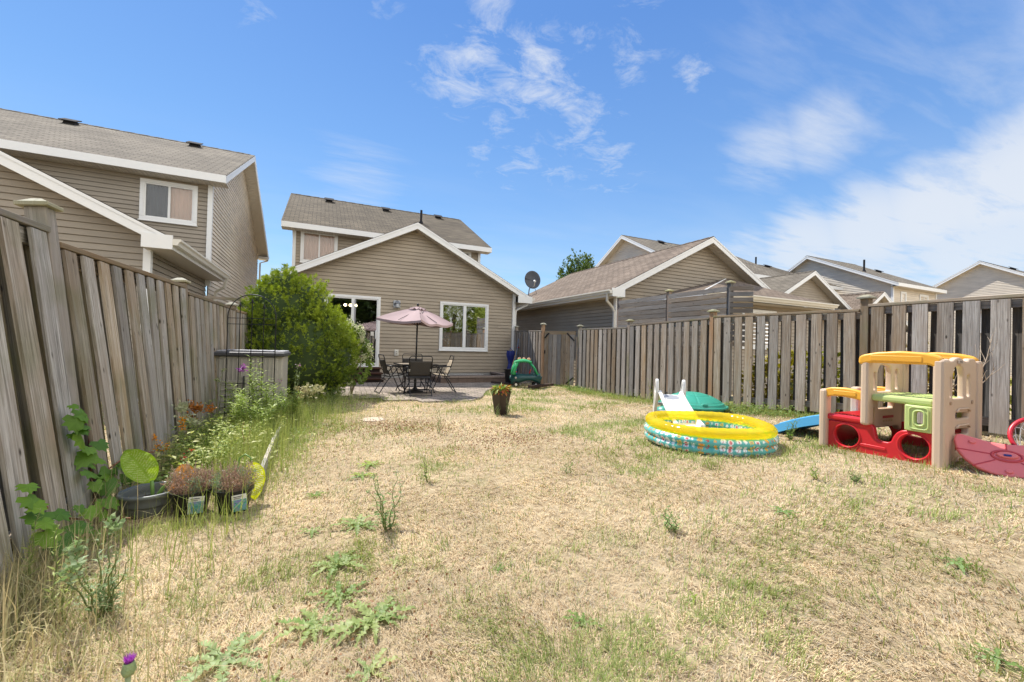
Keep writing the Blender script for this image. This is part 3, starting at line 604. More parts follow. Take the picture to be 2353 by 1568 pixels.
D=empty('satellite_dish',(7.05,13.9,3.1),'grey round satellite dish on the right roof corner of the gabled house','satellite dish')
n_=Vector((-.25,-1,.22)).normalized(); xx=n_.cross(Vector((0,0,1))).normalized(); yy=xx.cross(n_)
c_=Vector((7.24,13.95,3.68)); b=MB()
def dish(s,t,off=0):
    a=2*pi*s; r=.33*t; return c_+xx*r*cos(a)*.92+yy*r*sin(a)*1.08-n_*(.07*(1-t*t))+n_*off
b.grid(lambda s,t:dish(s,t),28,6); b.build('reflector',plain('dish_grey',(.05,.055,.065),.5),D,smooth=True,solid=.012)
b=MB(); b.tube([c_-yy*.3,c_-yy*.33+n_*.2,c_+n_*.36-yy*.2],.014,8); b.build('feed_arm',M['gutter'],D)
b=MB(); b.tube([c_+n_*.36-yy*.2,c_+n_*.27-yy*.15],.04,10); b.build('receiver',M['trim'],D)
b=MB(); b.tube([(7.05,13.9,3.03),(7.1,13.93,3.3),c_-n_*.09-yy*.08],.022,8); b.box((7.05,13.9,3.05),(.14,.2,.02)); b.build('mast',lg,D)
b=MB(); b.tube([c_-n_*.1-yy*.1,(7.35,13.9,3.3),(7.38,13.85,3.15),(7.2,13.8,3.1),(7.1,13.8,3.0)],.008,6); b.build('cable',M['black'],D)

# left neighbour ---------------------------------------------------
H=empty('house',(-6.4,9.7,0),'taupe two-storey house on the left behind the leaning board fence','house')
wing(H,-10.0,-2.85,9.7,14.0,2.97,4.95,ov=.42,fo=.35,sid='siding_grey',roof='roof_grey',zb=-.3)
window(H,(-2.85,0,0),(0,1,0),(1,0,0),10.35,1.45,10.95,2.25,1,fr=.07,back='dark')
window(H,(-2.85,0,0),(0,1,0),(1,0,0),12.4,1.35,13.05,2.15,1,fr=.07,back='dark')
upper(H,-13.5,-2.78,13.9,18.5,24.2,5.55,8.12,zeb=5.35,ov=.42,fo=.45,sid='siding_grey',sidlit='siding_pale',opens=((-4.18,4.28,-3.1,5.2),),vents=((-11.0,.5),(-7.3,.55),(-4.1,.5)),pipes=((-9.3,.9,.5),),zb=2.6,roof='roof_grey')  # gable walls of the same siding, that side's brightness put into a paler colour
window(H,(0,13.9,0),(1,0,0),(0,-1,0),-4.28,4.2,-3.06,5.27,2,back='dark',curt=('curtb','curt'))
downspout([(-2.4,14.15,2.86),(-2.45,14.2,2.62),(-2.66,14.35,2.5),(-2.7,14.4,2.35),(-2.7,14.4,-.1)],H,M['gutter'])
downspout([(-2.36,24.2,5.25),(-2.4,24.0,5.05),(-2.68,23.85,4.9),(-2.7,23.85,.2)],H,M['gutter'])
window(H,(0,9.7,0),(1,0,0),(0,-1,0),-8.2,.3,-6.3,2.2,2,back='dark',name='patio_door')

# right neighbour --------------------------------------------------
def hip(H,x0,x1,yf,yw,ze,zt,a,al=None,sid='siding',roof='roof_red'):
    xa,xb=x0-.4,x1+.4; y0=yf-.45
    A=(xa,y0,ze);B=(xb,y0,ze);C=(xb-a,yw,zt);D_=(xa+(al or a),yw,zt)
    mb=MB(); u=lambda p:(p[0]+30,(p[1]-y0)*1.1)
    mb.poly([A,B,C,D_],[u(p) for p in(A,B,C,D_)]); E_=(xa,yw,ze);F_=(xb,yw,ze)
    mb.poly([E_,A,D_],[(yw,0),(y0,0),(yw,a*1.1)]); mb.poly([B,F_,C],[(y0,0),(yw,0),(yw,a*1.1)]); mb.poly([A,E_,F_,B])
    mb.build('roof',M[roof],H)
    f=MB(); f.tube([A,D_],.02,6); f.build('hip_flashing',M['trim'],H)
    f=MB(); f.beam((xa,y0-.02,ze-.08),(xb,y0-.02,ze-.08),.03,.16); f.beam((xa-.02,y0,ze-.08),(xa-.02,yw,ze-.08),.03,.16); f.beam((xb+.02,y0,ze-.08),(xb+.02,yw,ze-.08),.03,.16); f.build('fascia',M['trim'],H)
    gutter((xa,y0-.036,ze-.0),(xb,y0-.036,ze-.0),(0,-1,0),H)
    sheet([(xa,y0,ze-.17),(xb,y0,ze-.17),(xb,yf,ze-.17),(xa,yf,ze-.17)],M['soffit'],'soffit',H)
    mb=MB(); siding(mb,[(x0,-.1),(x1,-.1),(x1,ze-.16),(x0,ze-.16)],(0,yf,0),(1,0,0),(0,-1,0)); siding(mb,[(0,-.1),(yw-yf,-.1),(yw-yf,ze-.16),(0,ze-.16)],(x0,yf,0),(0,1,0),(-1,0,0)); siding(mb,[(0,-.1),(yw-yf,-.1),(yw-yf,ze-.16),(0,ze-.16)],(x1,yf,0),(0,1,0),(1,0,0)); mb.build('extension_wall',M[sid],H)
H=empty('house',(12.1,10.5,0),'bungalow with reddish shingles and wide gable just beyond the right fence','house')
wing(H,8.4,15.9,10.5,19,2.97,5.1,ov=.45,fo=.4,roof='roof_red')
hip(H,9.87,15.1,8.6,10.47,2.82,3.80,1.9,3.8)
window(H,(0,8.6,0),(1,0,0),(0,-1,0),11.6,1.3,13.2,2.5,2,back='dark')
downspout([(7.87,10.25,2.87),(7.9,10.3,2.62),(8.2,10.42,2.45),(8.27,10.42,2.3),(8.27,10.42,0)],H,M['gutter'])
# houses further back on the right
H=empty('house',(21.4,12.4,0),'house with twin grey roofs and small gable behind the bungalow','house')
wing(H,17.7,25.1,12.4,16,2.97,5.15,ov=.45,fo=.35,roof='roof_grey')
upper(H,17.0,25.5,16,20.4,24.8,5.55,8.1,ov=.4,fo=.45,sid='siding_pale',roof='roof_grey',vents=((19.3,.5),(21.9,.5)),zb=3)
hip(H,18.9,23.0,10.9,12.37,2.85,3.7,1.6,roof='roof_grey')
H=empty('house',(30,16.5,0),'house with black roof pipe whose long roof shows between two gables','house')
upper(H,26.3,30.3,16,20.2,24.4,5.5,7.55,ov=.3,fo=.45,sid='siding_pale',roof='roof',vents=((26.6,.5),(29.2,.5)),pipes=((27.7,.7,.6),),zb=2.5)
H=empty('house',(27,11.6,0),'low house with small reddish gable just above the right fence','house')
wing(H,23.6,28.6,11.7,15,2.7,4.45,ov=.35,fo=.3,roof='roof_red')
H=empty('house',(31,13.1,0),'cream two-storey house with long gable wall and two small windows on the right','house')
upper(H,31.1,36.4,13.2,17.9,21.8,5.5,8.0,ov=.35,fo=.4,sid='siding_pale',roof='roof_grey',pipes=((31.6,3.0,.75),),vents=((35.5,2.0),),zb=0)
window(H,(0,13.2,0),(1,0,0),(0,-1,0),32.0,3.95,32.65,5.1,1,fr=.09,back='dark'); window(H,(0,13.2,0),(1,0,0),(0,-1,0),34.3,3.95,35.4,5.1,2,fr=.09,back='dark')
H=empty('house',(42.8,9,0),'cream house cut off by the right edge, its gable lit by the sun','house')
upper(H,42.9,52,8.9,13.1,17.4,5.5,8.1,ov=.35,fo=.4,sid='siding_pale',roof='roof_grey',vents=((44.6,1.0),(47.2,1.4)),zb=0)
window(H,(42.9,0,0),(0,1,0),(-1,0,0),13.0,3.0,14.2,4.3,1,back='dark')

# ---------------------------------------------------------------- fences
TH=rad(3.5); FD=Vector((sin(TH),cos(TH),0)); FN=Vector((cos(TH),-sin(TH),0))
def fp(s,n,z=0): p=FD*s+FN*n; return Vector((p.x,p.y,z))
def post(parent,p,z0,z1,w=.095,mat='post',lean=None,cap=True,round_=False):
    lean=lean or Vector((0,0,0)); a=Vector((p.x,p.y,z0)); b=Vector((p.x,p.y,z1))+lean
    mb=MB(); mb.beam(a,b,w,w,FD); o=mb.build('post',M[mat],parent,bevel=.006)
    if cap:
        c=MB(); d=(b-a).normalized(); x=FD-d*FD.dot(d); x.normalize(); y=d.cross(x); R=Matrix((x,y,d)).transposed()
        c.box(b+d*.012,(.155,.155,.024),R); c.box(b+d*.038,(.145,.145,.03),R,taper=.35); k=c.build('post_cap',M['cap'],o,bevel=.004)
    return o
def boards(parent,a,b,za,zb_,z0f,side,mat,w=.138,gap=.078,back=True,lean=(0,0),jit=.004,zbot=.05,rails=True,capm='fence',depth=.058,n=None):
    """one panel of upright boards between ground points a and b; side=+-1 says which way the front boards face"""
    a=Vector((a[0],a[1],0));b=Vector((b[0],b[1],0)); d=(b-a); L=d.length; d.normalize(); nn=Vector((d.y,-d.x,0))*side
    mb=MB(); _b=[mb]; pitch=w+gap; n=n or int(round(L/pitch)); pitch=L/n
    def one(u,off,wd,short=0,rv=None):
        t=u/L; zt=za+(zb_-za)*t-.045-short; p=a+d*u; zg=z0f(p.x,p.y)+zbot+random.uniform(-.02,.02)
        ln=lean[0]+(lean[1]-lean[0])*t
        j=Vector((random.uniform(-jit,jit),random.uniform(-jit,jit),0))*2
        lo=Vector((p.x,p.y,zg))+nn*off+j; hi=Vector((p.x,p.y,zt))+nn*off+FN*ln+d*random.uniform(-jit,jit)*2
        _b[0].beam(lo,hi,wd,.019,nn,r=rv)
    for i in range(n):
        one((i+.5)*pitch,depth,w*random.uniform(.97,1.02))
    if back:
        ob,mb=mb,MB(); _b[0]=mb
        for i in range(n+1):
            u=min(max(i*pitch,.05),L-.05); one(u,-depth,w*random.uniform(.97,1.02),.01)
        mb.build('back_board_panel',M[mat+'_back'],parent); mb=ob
    o=mb.build('board_panel',M[mat],parent)
    if rails:
        la,lb=lean
        hi=lambda t,z:Vector((a.x+d.x*L*t,a.y+d.y*L*t,z))+FN*(la+(lb-la)*t)
        r=MB(); r.beam(hi(0,za-.09),hi(1,zb_-.09),.06,.085); r.build('rail',M[mat],parent)
        g0,g1=z0f(a.x,a.y)+.17,z0f(b.x,b.y)+.17
        r=MB(); r.beam(Vector((a.x,a.y,g0))+FN*la*.1,Vector((b.x,b.y,g1))+FN*lb*.1,.06,.085); r.build('rail',M[mat],parent)
        c=MB(); e=.0; c.beam(hi(-e,za-.019),hi(1+e,zb_-.019),.125,.036); c.build('cap_rail',M['post'],parent,bevel=.005)
    return o
GF=lambda x,y:G(x,y)
# right fence
R_=empty('board_fence',fp(6,6.3),'long weathered board fence with shadowed gaps running down the right side of the yard','fence')
S=[10.68,8.35,5.89,3.42,.95,-1.5,-4.0]; TOP=[(1.73,1.715),(1.765,1.815),(1.842,1.80),(1.856,1.85),(1.87,1.87),(1.88,1.88)]
for i in range(6):
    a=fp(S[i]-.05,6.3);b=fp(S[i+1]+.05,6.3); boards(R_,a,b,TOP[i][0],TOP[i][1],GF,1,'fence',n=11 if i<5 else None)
for i,s in enumerate(S):
    p=fp(s,6.3); post(R_,p,G(p.x,p.y)-.2,[1.80,1.85,1.915,1.93,1.95,1.95,1.95][i],mat='postR' if i in(2,) else 'post')
# fence from the house corner to the gate, and the gate
GP=Vector((6.36,11.45,0)); HP=Vector((6.56,13.86,0)); P2=fp(10.68,6.3)
K=empty('board_fence',HP,'short fence of narrow boards from the tan house corner to the gate post','fence')
boards(K,HP,GP,1.74,1.69,lambda x,y:-.04,1,'fence',gap=.07,n=11); post(K,HP+Vector((0,-.06,0)),-.2,1.86); post(K,GP,-.2,1.87,mat='postR')
T_=empty('wooden_gate',(GP+P2)/2,'weathered wooden gate between two posts in the far right corner','gate')
gd=(P2-GP).normalized(); g0=GP+gd*.08; g1=P2-gd*.16; gn=Vector((gd.y,-gd.x,0)); gl=(g1-g0).length
if gn.y>0: gn=-gn
mb=MB()
for i in range(7):
    u=gl*(i+.5)/7; p=g0+gd*u; mb.beam((p.x+gn.x*.03,p.y+gn.y*.03,.06+random.uniform(-.01,.01)),(p.x+gn.x*.03,p.y+gn.y*.03,1.56),gl/7-.014,.02,gn)
mb.build('board_panel',M['fence'],T_)
for z0_,z1_,h_,w_ in((1.62,1.61,.10,.05),(.25,.25,.09,.04),(1.45,1.45,.09,.04)): mb=MB(); mb.beam(g0+Vector((0,0,z0_)),g1+Vector((0,0,z1_)),w_,h_); mb.build('gate_rail',M['post'],T_)
q=gn*.05
for a_,b_ in((g0+q+Vector((0,0,1.45))+gd*.02,g0+q+Vector((0,0,1.6))+gd*.17),(g1+q+Vector((0,0,1.38)),g1+q+Vector((0,0,1.6))-gd*.25),(g1+q+Vector((0,0,.3)),g1+q+Vector((0,0,.1))-gd*.25)): mb=MB(); mb.beam(a_,b_,.03,.03); mb.build('corner_brace',M['black'],T_)
mb=MB(); mb.box(g0+q+gd*.03+Vector((0,0,1.02)),(.03,.03,.1)); mb.build('latch',M['black'],T_)
mb=MB(); mb.beam(P2-gd*.085+Vector((0,0,.05)),P2-gd*.085+Vector((0,0,1.5)),.07,.02,gn); mb.build('side_board',M['fence'],T_)
# left fence, leaning away from the yard
Lf=empty('board_fence',fp(3.4,-1.5),'mossy leaning board fence close to the camera along the left side','fence')
SL=[(1.05,-1.42,-.33),(3.42,-1.50,-.25),(5.72,-1.625,-.13),(7.95,-1.72,-.04),(10.3,-1.76,0),(12.4,-1.78,0)]
TL=[(1.84,1.84),(1.773,1.772),(1.712,1.676),(1.66,1.66),(1.66,1.66)]
for i in range(5):
    (s0,n0,l0),(s1,n1,l1)=SL[i],SL[i+1]; a=fp(s0+.05,n0);b=fp(s1-.05,n1)
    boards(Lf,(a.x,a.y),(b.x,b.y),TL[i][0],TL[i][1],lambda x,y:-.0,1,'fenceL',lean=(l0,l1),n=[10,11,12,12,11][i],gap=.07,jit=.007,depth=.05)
for i,(s,n,l) in enumerate(SL[:5]):
    p=fp(s,n); post(Lf,p,-.2,[2.0,1.955,1.80,1.72,1.72][i],w=.10,lean=FN*l*1.08)
# neighbours' slatted privacy screen
Sc=empty('privacy_screen',(8,8,0),'dark grey slatted privacy screen on tall posts behind the right fence','fence')
YP=[9.85,7.93,6.2]
for i in range(2):
    mb=MB()
    for k in range(11):
        z=1.35+k*.118; dz=random.uniform(-.006,.006); mb.beam((7.95,YP[i]-.04,z+dz),(7.95,YP[i+1]+.04,z-dz),.02,.104)
    mb.build('slat_panel',M['screen'],Sc)
mb=MB()
for k in range(11): mb.beam((7.93,6.2-.04,1.35+k*.118),(8.25,5.85,1.35+k*.118),.02,.088)
mb.build('slat_panel',M['screen'],Sc)
for i,y in enumerate(YP+[5.85]):
    if i==3: continue
    mb=MB(); mb.beam((8.0,y,-.1),(8.0,y,2.66),.09,.09,(1,0,0)); o=mb.build('post',M['postR' if i<2 else 'screen'],Sc); c=MB(); c.box((8.0,y,2.672),(.15,.15,.024)); c.box((8.0,y,2.70),(.14,.14,.03),taper=.3); c.build('post_cap',M['cap'],o)
# loose beam resting from the left fence towards the cedar
mb=MB(); mb.beam((-1.9,9.3,1.93),(-.75,9.6,1.93),.05,.05); tag(mb.build('wooden_beam',M['post']),'weathered horizontal beam reaching from behind the left fence to the cedar','beam')
# back of the garden, seen only in the windows
Bf=empty('board_fence',(2.5,-4.2,0),'back fence of the yard behind the camera, mirrored in the house windows','fence')
for i in range(4):
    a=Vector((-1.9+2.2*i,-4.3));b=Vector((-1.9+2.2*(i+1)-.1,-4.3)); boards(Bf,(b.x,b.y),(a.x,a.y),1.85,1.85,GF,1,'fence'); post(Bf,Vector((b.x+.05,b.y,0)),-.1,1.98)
# ---------------------------------------------------------------- patio things
def steps():
    H=empty('wooden_steps',(.95,13.2,0),'dark reddish wooden steps below the patio door','steps')
    for i,(y0,y1,z) in enumerate(((13.35,13.93,.40),(12.95,13.33,.27),(12.5,12.93,.14))):
        b=MB()
        b.box((.93,(y0+y1)/2-.02,z-.018),(1.72,y1-y0+.04,.036)); b.build('tread',M['step'],H)
        b=MB(); b.box((.93,y0+.03,z/2),(1.64,.02,z-.04)); b.build('riser',M['step'],H)
steps()
def well():
    H=empty('window_well',(4.4,13,0),'low brick planter border around the basement window','planter border')
    mt=plain('split_block',(.17,.12,.095),.95,.35,9,.8,25); mc=plain('block_cap',(.27,.21,.17),.95,.25,9,.6,25)
    x0,x1,y0=3.3,5.75,12.15
    b=MB(); c=MB()
    n=9
    for i in range(n):
        for k in range(2):
            u=x0+(x1-x0)*(i+.5+(k%2)*.0)/n; b.box((u,y0,.045+k*.085),((x1-x0)/n-.008,.18+random.uniform(-.015,.015),.08))
        c.box((x0+(x1-x0)*(i+.5)/n,y0,.205),((x1-x0)/n-.006,.24,.05))
    for xs_ in(x0,x1):
        for i in range(6):
            for k in range(2): b.box((xs_,y0+.25+i*.29,.045+k*.085),(.18,.28,.08))
            c.box((xs_,y0+.25+i*.29,.205),(.24,.285,.05))
    b.build('block_wall',mt,H); c.build('cap_stones',mc,H)
    s=MB(); s.poly([(x0+.05,y0+.05,.12),(x1-.05,y0+.05,.12),(x1-.05,13.98,.12),(x0+.05,13.98,.12)]); s.build('soil',plain('dark_soil',(.06,.045,.03),1,.4,20),H)
well()
def chair(lab,cat_seat='sling'):
    """folding sling chair, origin on the ground, sitter looks along +Y"""
    o=empty('patio_chair',(0,0,0),lab,'chair','folding chairs around the patio table')
    w=.26; t=.011; bk=M['black']
    def add(n,mb,m=bk,**k): x=mb.build(n,m,o,**k); return local(x,o)
    for s in(-1,1):
        # front leg runs from the front foot up to the arm back, rear leg from rear foot to arm front
        add('leg',MB().tube([(s*w,.27,0),(s*w,.13,.30),(s*w,.02,.60)],t,8)); add('leg',MB().tube([(s*(w-.025),-.33,0),(s*(w-.025),-.16,.28),(s*(w-.025),.10,.60)],t,8))
        b=MB(); b.tube([(s*(w+.01),-.17,.625),(s*(w+.012),.0,.618),(s*(w+.01),.2,.60),(s*(w+.005),.24,.59)],.015,8); add('armrest',b,smooth=True)
    b=MB(); b.tube([(-w+.01,-.10,.40),(-w+.01,-.19,.62),(-w+.01,-.245,.83),(-w+.04,-.255,.87),(w-.04,-.255,.87),(w-.01,-.245,.83),(w-.01,-.19,.62),(w-.01,-.10,.40)],t,8); add('back_frame',b)
    b=MB(); b.tube([(-w+.02,.22,.425),(-w+.02,-.16,.385),(w-.02,-.16,.385),(w-.02,.22,.425)],t,8,closed=True); b.tube([(-w,.27,.02),(w,.27,.02)],.009,6); b.tube([(-w+.03,-.325,.02),(w-.03,-.325,.02)],.009,6); b.tube([(-w+.01,-.18,.30),(w-.01,-.18,.30)],.008,6); add('seat_frame',b)
    sl_=M[cat_seat]
    b=MB(); b.grid(lambda s,t:((s-.5)*2*(w-.02),-.15+.37*t,.395+.04*t-.025*sin(pi*t)*sin(pi*s)),8,8); add('seat',b,sl_,solid=.006,smooth=True)
    b=MB(); b.grid(lambda s,t:((s-.5)*2*(w-.012),-.105-.125*t-.02*sin(pi*s),.43+.33*t),8,8); add('backrest',b,sl_,solid=.006,smooth=True)
    for s in(-1,1):
        b=MB(); b.box((s*(w-.015),-.155,.545),(.05,.02,.014)); b.box((s*(w-.015),-.160,.575),(.05,.02,.014)); add('bracket',b,M['gutter'])
    return o
for (x,y,rz,lab,m_) in ((2.06,9.38,.0,'black folding chair nearest the camera, its dark back turned to us','sling'),(1.57,9.98,-pi/2+.1,'black folding chair seen from the side at the left of the patio table','sling'),(2.72,9.88,pi/2-.12,'folding chair with sunlit tan back at the right of the patio table','slingtan'),(2.22,10.62,pi,'folding chair on the house side of the table, mostly hidden behind it','sling')):
    c=chair(lab,m_); c.location=(x,y,.036); c.rotation_euler=(0,0,rz)
def table():
    o=empty('patio_table',(2.12,9.98,.036),'square patio table with mottled top and curved black legs under the umbrella','table',rz=.08)
    def add(n,mb,m,**k): return local(mb.build(n,m,o,**k),o)
    b=MB(); b.box((0,0,.655),(.80,.80,.012)); add('table_top',b,M['ttop'])
    b=MB()
    for i in range(4):
        a=pi/2*i; c,s=cos(a),sin(a); b.beam((c*.41-s*.42,s*.41+c*.42,.65),(c*.41+s*.42,s*.41-c*.42,.65),.022,.035)
    add('rim',b,M['black'])
    for sx in(-1,1):
        for sy in(-1,1):
            b=MB(); b.tube([(sx*.33,sy*.33,.645),(sx*.27,sy*.27,.5),(sx*.2,sy*.2,.36),(sx*.19,sy*.19,.26),(sx*.25,sy*.25,.17),(sx*.33,sy*.33,.1),(sx*.36,sy*.36,.0)],.013,8); add('leg',b,M['black'],smooth=True)
    b=MB(); b.tube([(.2*cos(k*pi/8),.2*sin(k*pi/8),.30) for k in range(16)],.008,6,closed=True); add('brace_ring',b,M['black'])
table()
def umbrella():
    bx,by=2.12,9.98; o=empty('patio_umbrella',(bx,by,.036),'faded mauve patio umbrella with drooping square canopy over the patio table','umbrella')
    b=MB(); b.lathe([(0,0),(.2,0),(.2,.03),(.07,.06),(.03,.12),(.03,.3),(0,.3)],20,(bx,by,.036)); b.build('base',M['black'],o)
    b=MB(); b.tube([(bx,by,.1),(bx+.01,by-.01,2.05)],.019,12); b.build('pole',M['black'],o,smooth=True)
    pk=Vector((bx+.01,by-.01,2.03)); r=Vector((.907,-.42,0)); t=Vector((-.42,-.907,0))
    cs=[pk-r*.98+Vector((0,0,-.26)),pk+t*.80+r*.26+Vector((0,0,-.335)),pk+r*.86+t*.1+Vector((0,0,-.37)),pk-t*.80-r*.12+Vector((0,0,-.33))]
    b=MB(); N=14
    for k in range(4):
        a,c=cs[k],cs[(k+1)%4]
        def f(s,u,a=a,c=c,k=k):
            e=a.lerp(c,s); p=pk.lerp(e,u)
            bow=sin(pi*s); p=p+Vector((0,0,-.055*bow*u*u*(1.0 if k!=1 else 1.1)+.035*sin(pi*u)*(1-bow)-.02*sin(pi*u)*bow))
            p=p.lerp(pk+Vector((0,0,p.z-pk.z)),.06*bow*u) 
            if k==1: p=p+Vector((0,0,.022*sin(s*11+u*2)*u))
            p=p+Vector((0,0,.004*sin(s*23+u*9)*u)); return p
        b.grid(f,N,N,r=.5)
    cn=b.build('canopy',M['canopy'],o,smooth=True)
    # hem
    b=MB()
    for k in range(4):
        a,c=cs[k],cs[(k+1)%4]
        def f(s,u,a=a,c=c,k=k):
            e=a.lerp(c,s); bow=sin(pi*s); z=-.055*bow*(1.0 if k!=1 else 1.1)+(.022*sin(s*11+2) if k==1 else 0)
            p=e.lerp(pk+Vector((0,0,e.z-pk.z)),.06*bow); return p+Vector((0,0,z-.05*u))
        b.grid(f,N,2,r=.4)
    b.build('hem',M['canopy'],cn,smooth=True)
    # vent flap
    b=MB()
    for k in range(4):
        a,c=cs[k],cs[(k+1)%4]
        def f(s,u,a=a,c=c,k=k):
            e=a.lerp(c,s); d=(e-pk)*.24*u; return pk+Vector((0,0,.035))+d*(1-.15*sin(pi*s))+Vector((0,0,.018*sin(s*14+k)*u))
        b.grid(f,N,4,r=.45)
    b.build('vent_flap',M['canopy'],o,smooth=True)
    b=MB(); b.lathe([(0,-.02),(.02,-.02),(.03,.02),(.02,.045),(0,.05)],12,tuple(pk+Vector((0,0,.055)))); b.build('finial',M['black'],o,smooth=True)
    for c in cs+[cs[k].lerp(cs[(k+1)%4],.5) for k in range(4)]:
        b=MB(); e=pk.lerp(c,.97)+Vector((0,0,-.03)); b.tube([pk+Vector((0,0,-.05)),e],.006,6); b.tube([Vector((bx,by,1.6)),pk.lerp(c,.55)+Vector((0,0,-.045))],.005,6); b.build('rib',M['black'],o)
    b=MB(); q=pk.lerp(cs[1],.62)+Vector((0,0,.03)); b.tube([q,q+Vector((.03,-.03,.03)),q+Vector((.07,-.03,.06)),q+Vector((.05,-.03,-.0))],.006,5); b.build('tie_strap',M['black'],o)
umbrella()
def toycar():
    o=empty('toy_car',(5.42,10.65,0),'green ride-on toy car with three orange spikes on its roof by the gate fence','toy car',rz=0)
    dg=plain('dark_green_plastic',(.008,.065,.062),.35,.08); lg_=plain('bright_green_plastic',(.03,.36,.13),.35,.06); orng=plain('spike_plastic',(.72,.40,.22),.5,.1); red=plain('red_plastic_small',(.5,.04,.03),.4)
    # local: x along the car (nose +x), built then turned
    base=Matrix.Translation((5.42,10.72,.02))@Matrix.Rotation(rad(-22),4,'Z')
    def add(n,mb,m,par=o,**k):
        mb.v=[tuple(base@Vector(v)) for v in mb.v]; return mb.build(n,m,par,**k)
    b=MB()
    def body(s,t):
        x=-.42+.84*s; w=.20*(1-.55*abs(2*s-1)**3.2)+.015; a=2*pi*t
        zc=.24+.02*sin(s*pi); h=.13+.015*cos(s*6); lo=.045*sin(s*2*pi*1.0+.6)
        return (x,w*cos(a)*(1 if abs(cos(a))<.9 else 1),zc+(h if sin(a)>0 else h+lo*.8)*(abs(sin(a))**.6)*(1 if sin(a)>0 else -1))
    b.grid(body,20,20); add('body',b,dg,smooth=True)
    b=MB(); b.tube([(-.42,0,.24),(-.46,0,.24)],[.1,.04],12); b.tube([(.42,0,.24),(.455,0,.22)],[.1,.03],12); add('bumper',b,dg,smooth=True)
    # roof and pillars
    b=MB()
    for s in(-1,1):
        b.tube([(-.36,s*.16,.36),(-.33,s*.16,.55),(-.26,s*.15,.70)],[.07,.06,.06],8); b.tube([(.33,s*.17,.36),(.24,s*.16,.55),(.10,s*.15,.70)],[.028,.026,.035],8)
    add('pillar',b,lg_,smooth=True)
    b=MB()
    b.grid(lambda s,t:(-.31+.46*s,.21*(2*t-1),.70+.07*sin(pi*min(max(s*.9+.05,0),1))*1.0*(1-abs(2*t-1)**4*.55)),12,12); add('roof',b,lg_,smooth=True,solid=.055)
    b=MB(); b.grid(lambda s,t:(-.40+.10*t,.19*(2*s-1),.36+.37*t),6,6); add('rear_panel',b,lg_,smooth=True,solid=.05)
    for i,x in enumerate((-.19,-.06,.08)):
        b=MB(); b.lathe([(.0,0),(.05,0),(.052,.02),(.045,.045),(.028,.065),(0,.072)],14,(x,0,.765),sy=.45); add('roof_spike',b,orng,smooth=True)
    b=MB(); b.box((-.16,0,.34),(.26,.26,.05)); b.box((-.28,0,.46),(.04,.24,.2)); add('seat',b,plain('blue_seat',(.03,.08,.35),.5),bevel=.01)
    b=MB(); b.tube([(.12+.05*cos(k*pi/6)*.4,.07*sin(k*pi/6),.44+.07*cos(k*pi/6)) for k in range(12)],.012,6,closed=True); add('steering_wheel',b,red,smooth=True)
    b=MB(); b.box((.22,0,.37),(.1,.3,.07)); add('dashboard',b,dg,bevel=.02)
    for x in(-.28,.28):
        for s in(-1,1):
            b=MB(); b.tube([(x,s*.15,.08),(x,s*.21,.08)],.08,18); w_=add('wheel',b,M['black']); b=MB(); b.tube([(x,s*.205,.08),(x,s*.216,.08)],.035,12); add('hub_cap',b,M['gutter'],par=w_)
    b=MB(); b.lathe([(0,0),(.03,0),(.03,.012),(0,.02)],12,(0,0,0)); b.v=[(v[0]-.29,-.175-v[2],.27+v[1]) for v in b.v]; add('headlight',b,plain('dull_lamp',(.4,.36,.32),.4))
    b=MB(); b.box((-.30,-.198,.44),(.06,.008,.03)); q=add('badge',b,red)
toycar()
tag(MB().beam((5.25,10.1,.09),(6.3,10.75,.07),.14,.07).build('wooden_plank',M['step']),'short dark timber lying on the ground under the toy car','plank')
tag(MB().beam((4.75,11.6,.09),(5.15,10.75,.08),.1,.05).build('wooden_plank',M['step']),'dark timber leaning low between the toy car and the brick planter border','plank')
b=MB(); b.lathe([(0,0),(.17,0),(.2,.42),(.22,.42),(.22,.45),(.0,.45)],20,(5.32,11.5,.03)); tag(b.build('bin',M['black'],bevel=.004),'black plastic bin behind the rear of the toy car','bin')
# folded blue bag, broom and shovel in the corner
o=empty('storage_bag',(5.9,13.6,0),'bright blue fabric bag hanging in folds at the house corner','bag')
blue=plain('blue_fabric',(.01,.022,.17),.6,.3,12,.6,18)
def bagf(s,t): a=2*pi*s; r=.12+.03*sin(t*9)+.02*sin(a*5+t*7); return (6.2+r*cos(a),13.45+r*.8*sin(a),.1+.9*t)
b=MB(); b.grid(bagf,28,16); b.build('bag_body',blue,o,smooth=True); b=MB(); b.tube([(6.12,13.4,.98),(6.17,13.45,1.1),(6.27,13.4,.98)],.012,6); b.build('strap',blue,o)
o=empty('broom',(5.6,12.4,0),'broom with blue handle leaning into the corner of the fence','broom')
MB().tube([(5.55,11.9,.05),(6.36,13.2,1.42)],.014,8).build('handle',plain('blue_grey_handle',(.08,.12,.2),.5),o); MB().beam((5.42,11.86,.04),(5.68,11.92,.04),.06,.07).build('brush_head',M['black'],o)
o=empty('snow_shovel',(6.1,13,0),'wooden-handled shovel with red grip leaning on the narrow board fence','shovel')
MB().tube([(5.95,12.9,.3),(6.38,13.3,1.15)],.016,8).build('handle',plain('ash_handle',(.4,.27,.14),.6),o); MB().tube([(6.33,13.22,1.13),(6.45,13.32,1.13)],.02,8).build('grip',plain('red_grip',(.5,.02,.03),.4),o); MB().grid(lambda s,t:(5.8+.3*s,12.85-.03*sin(pi*s),.06+.3*t),6,4).build('blade',plain('shovel_blade',(.25,.22,.17),.5),o,solid=.01)
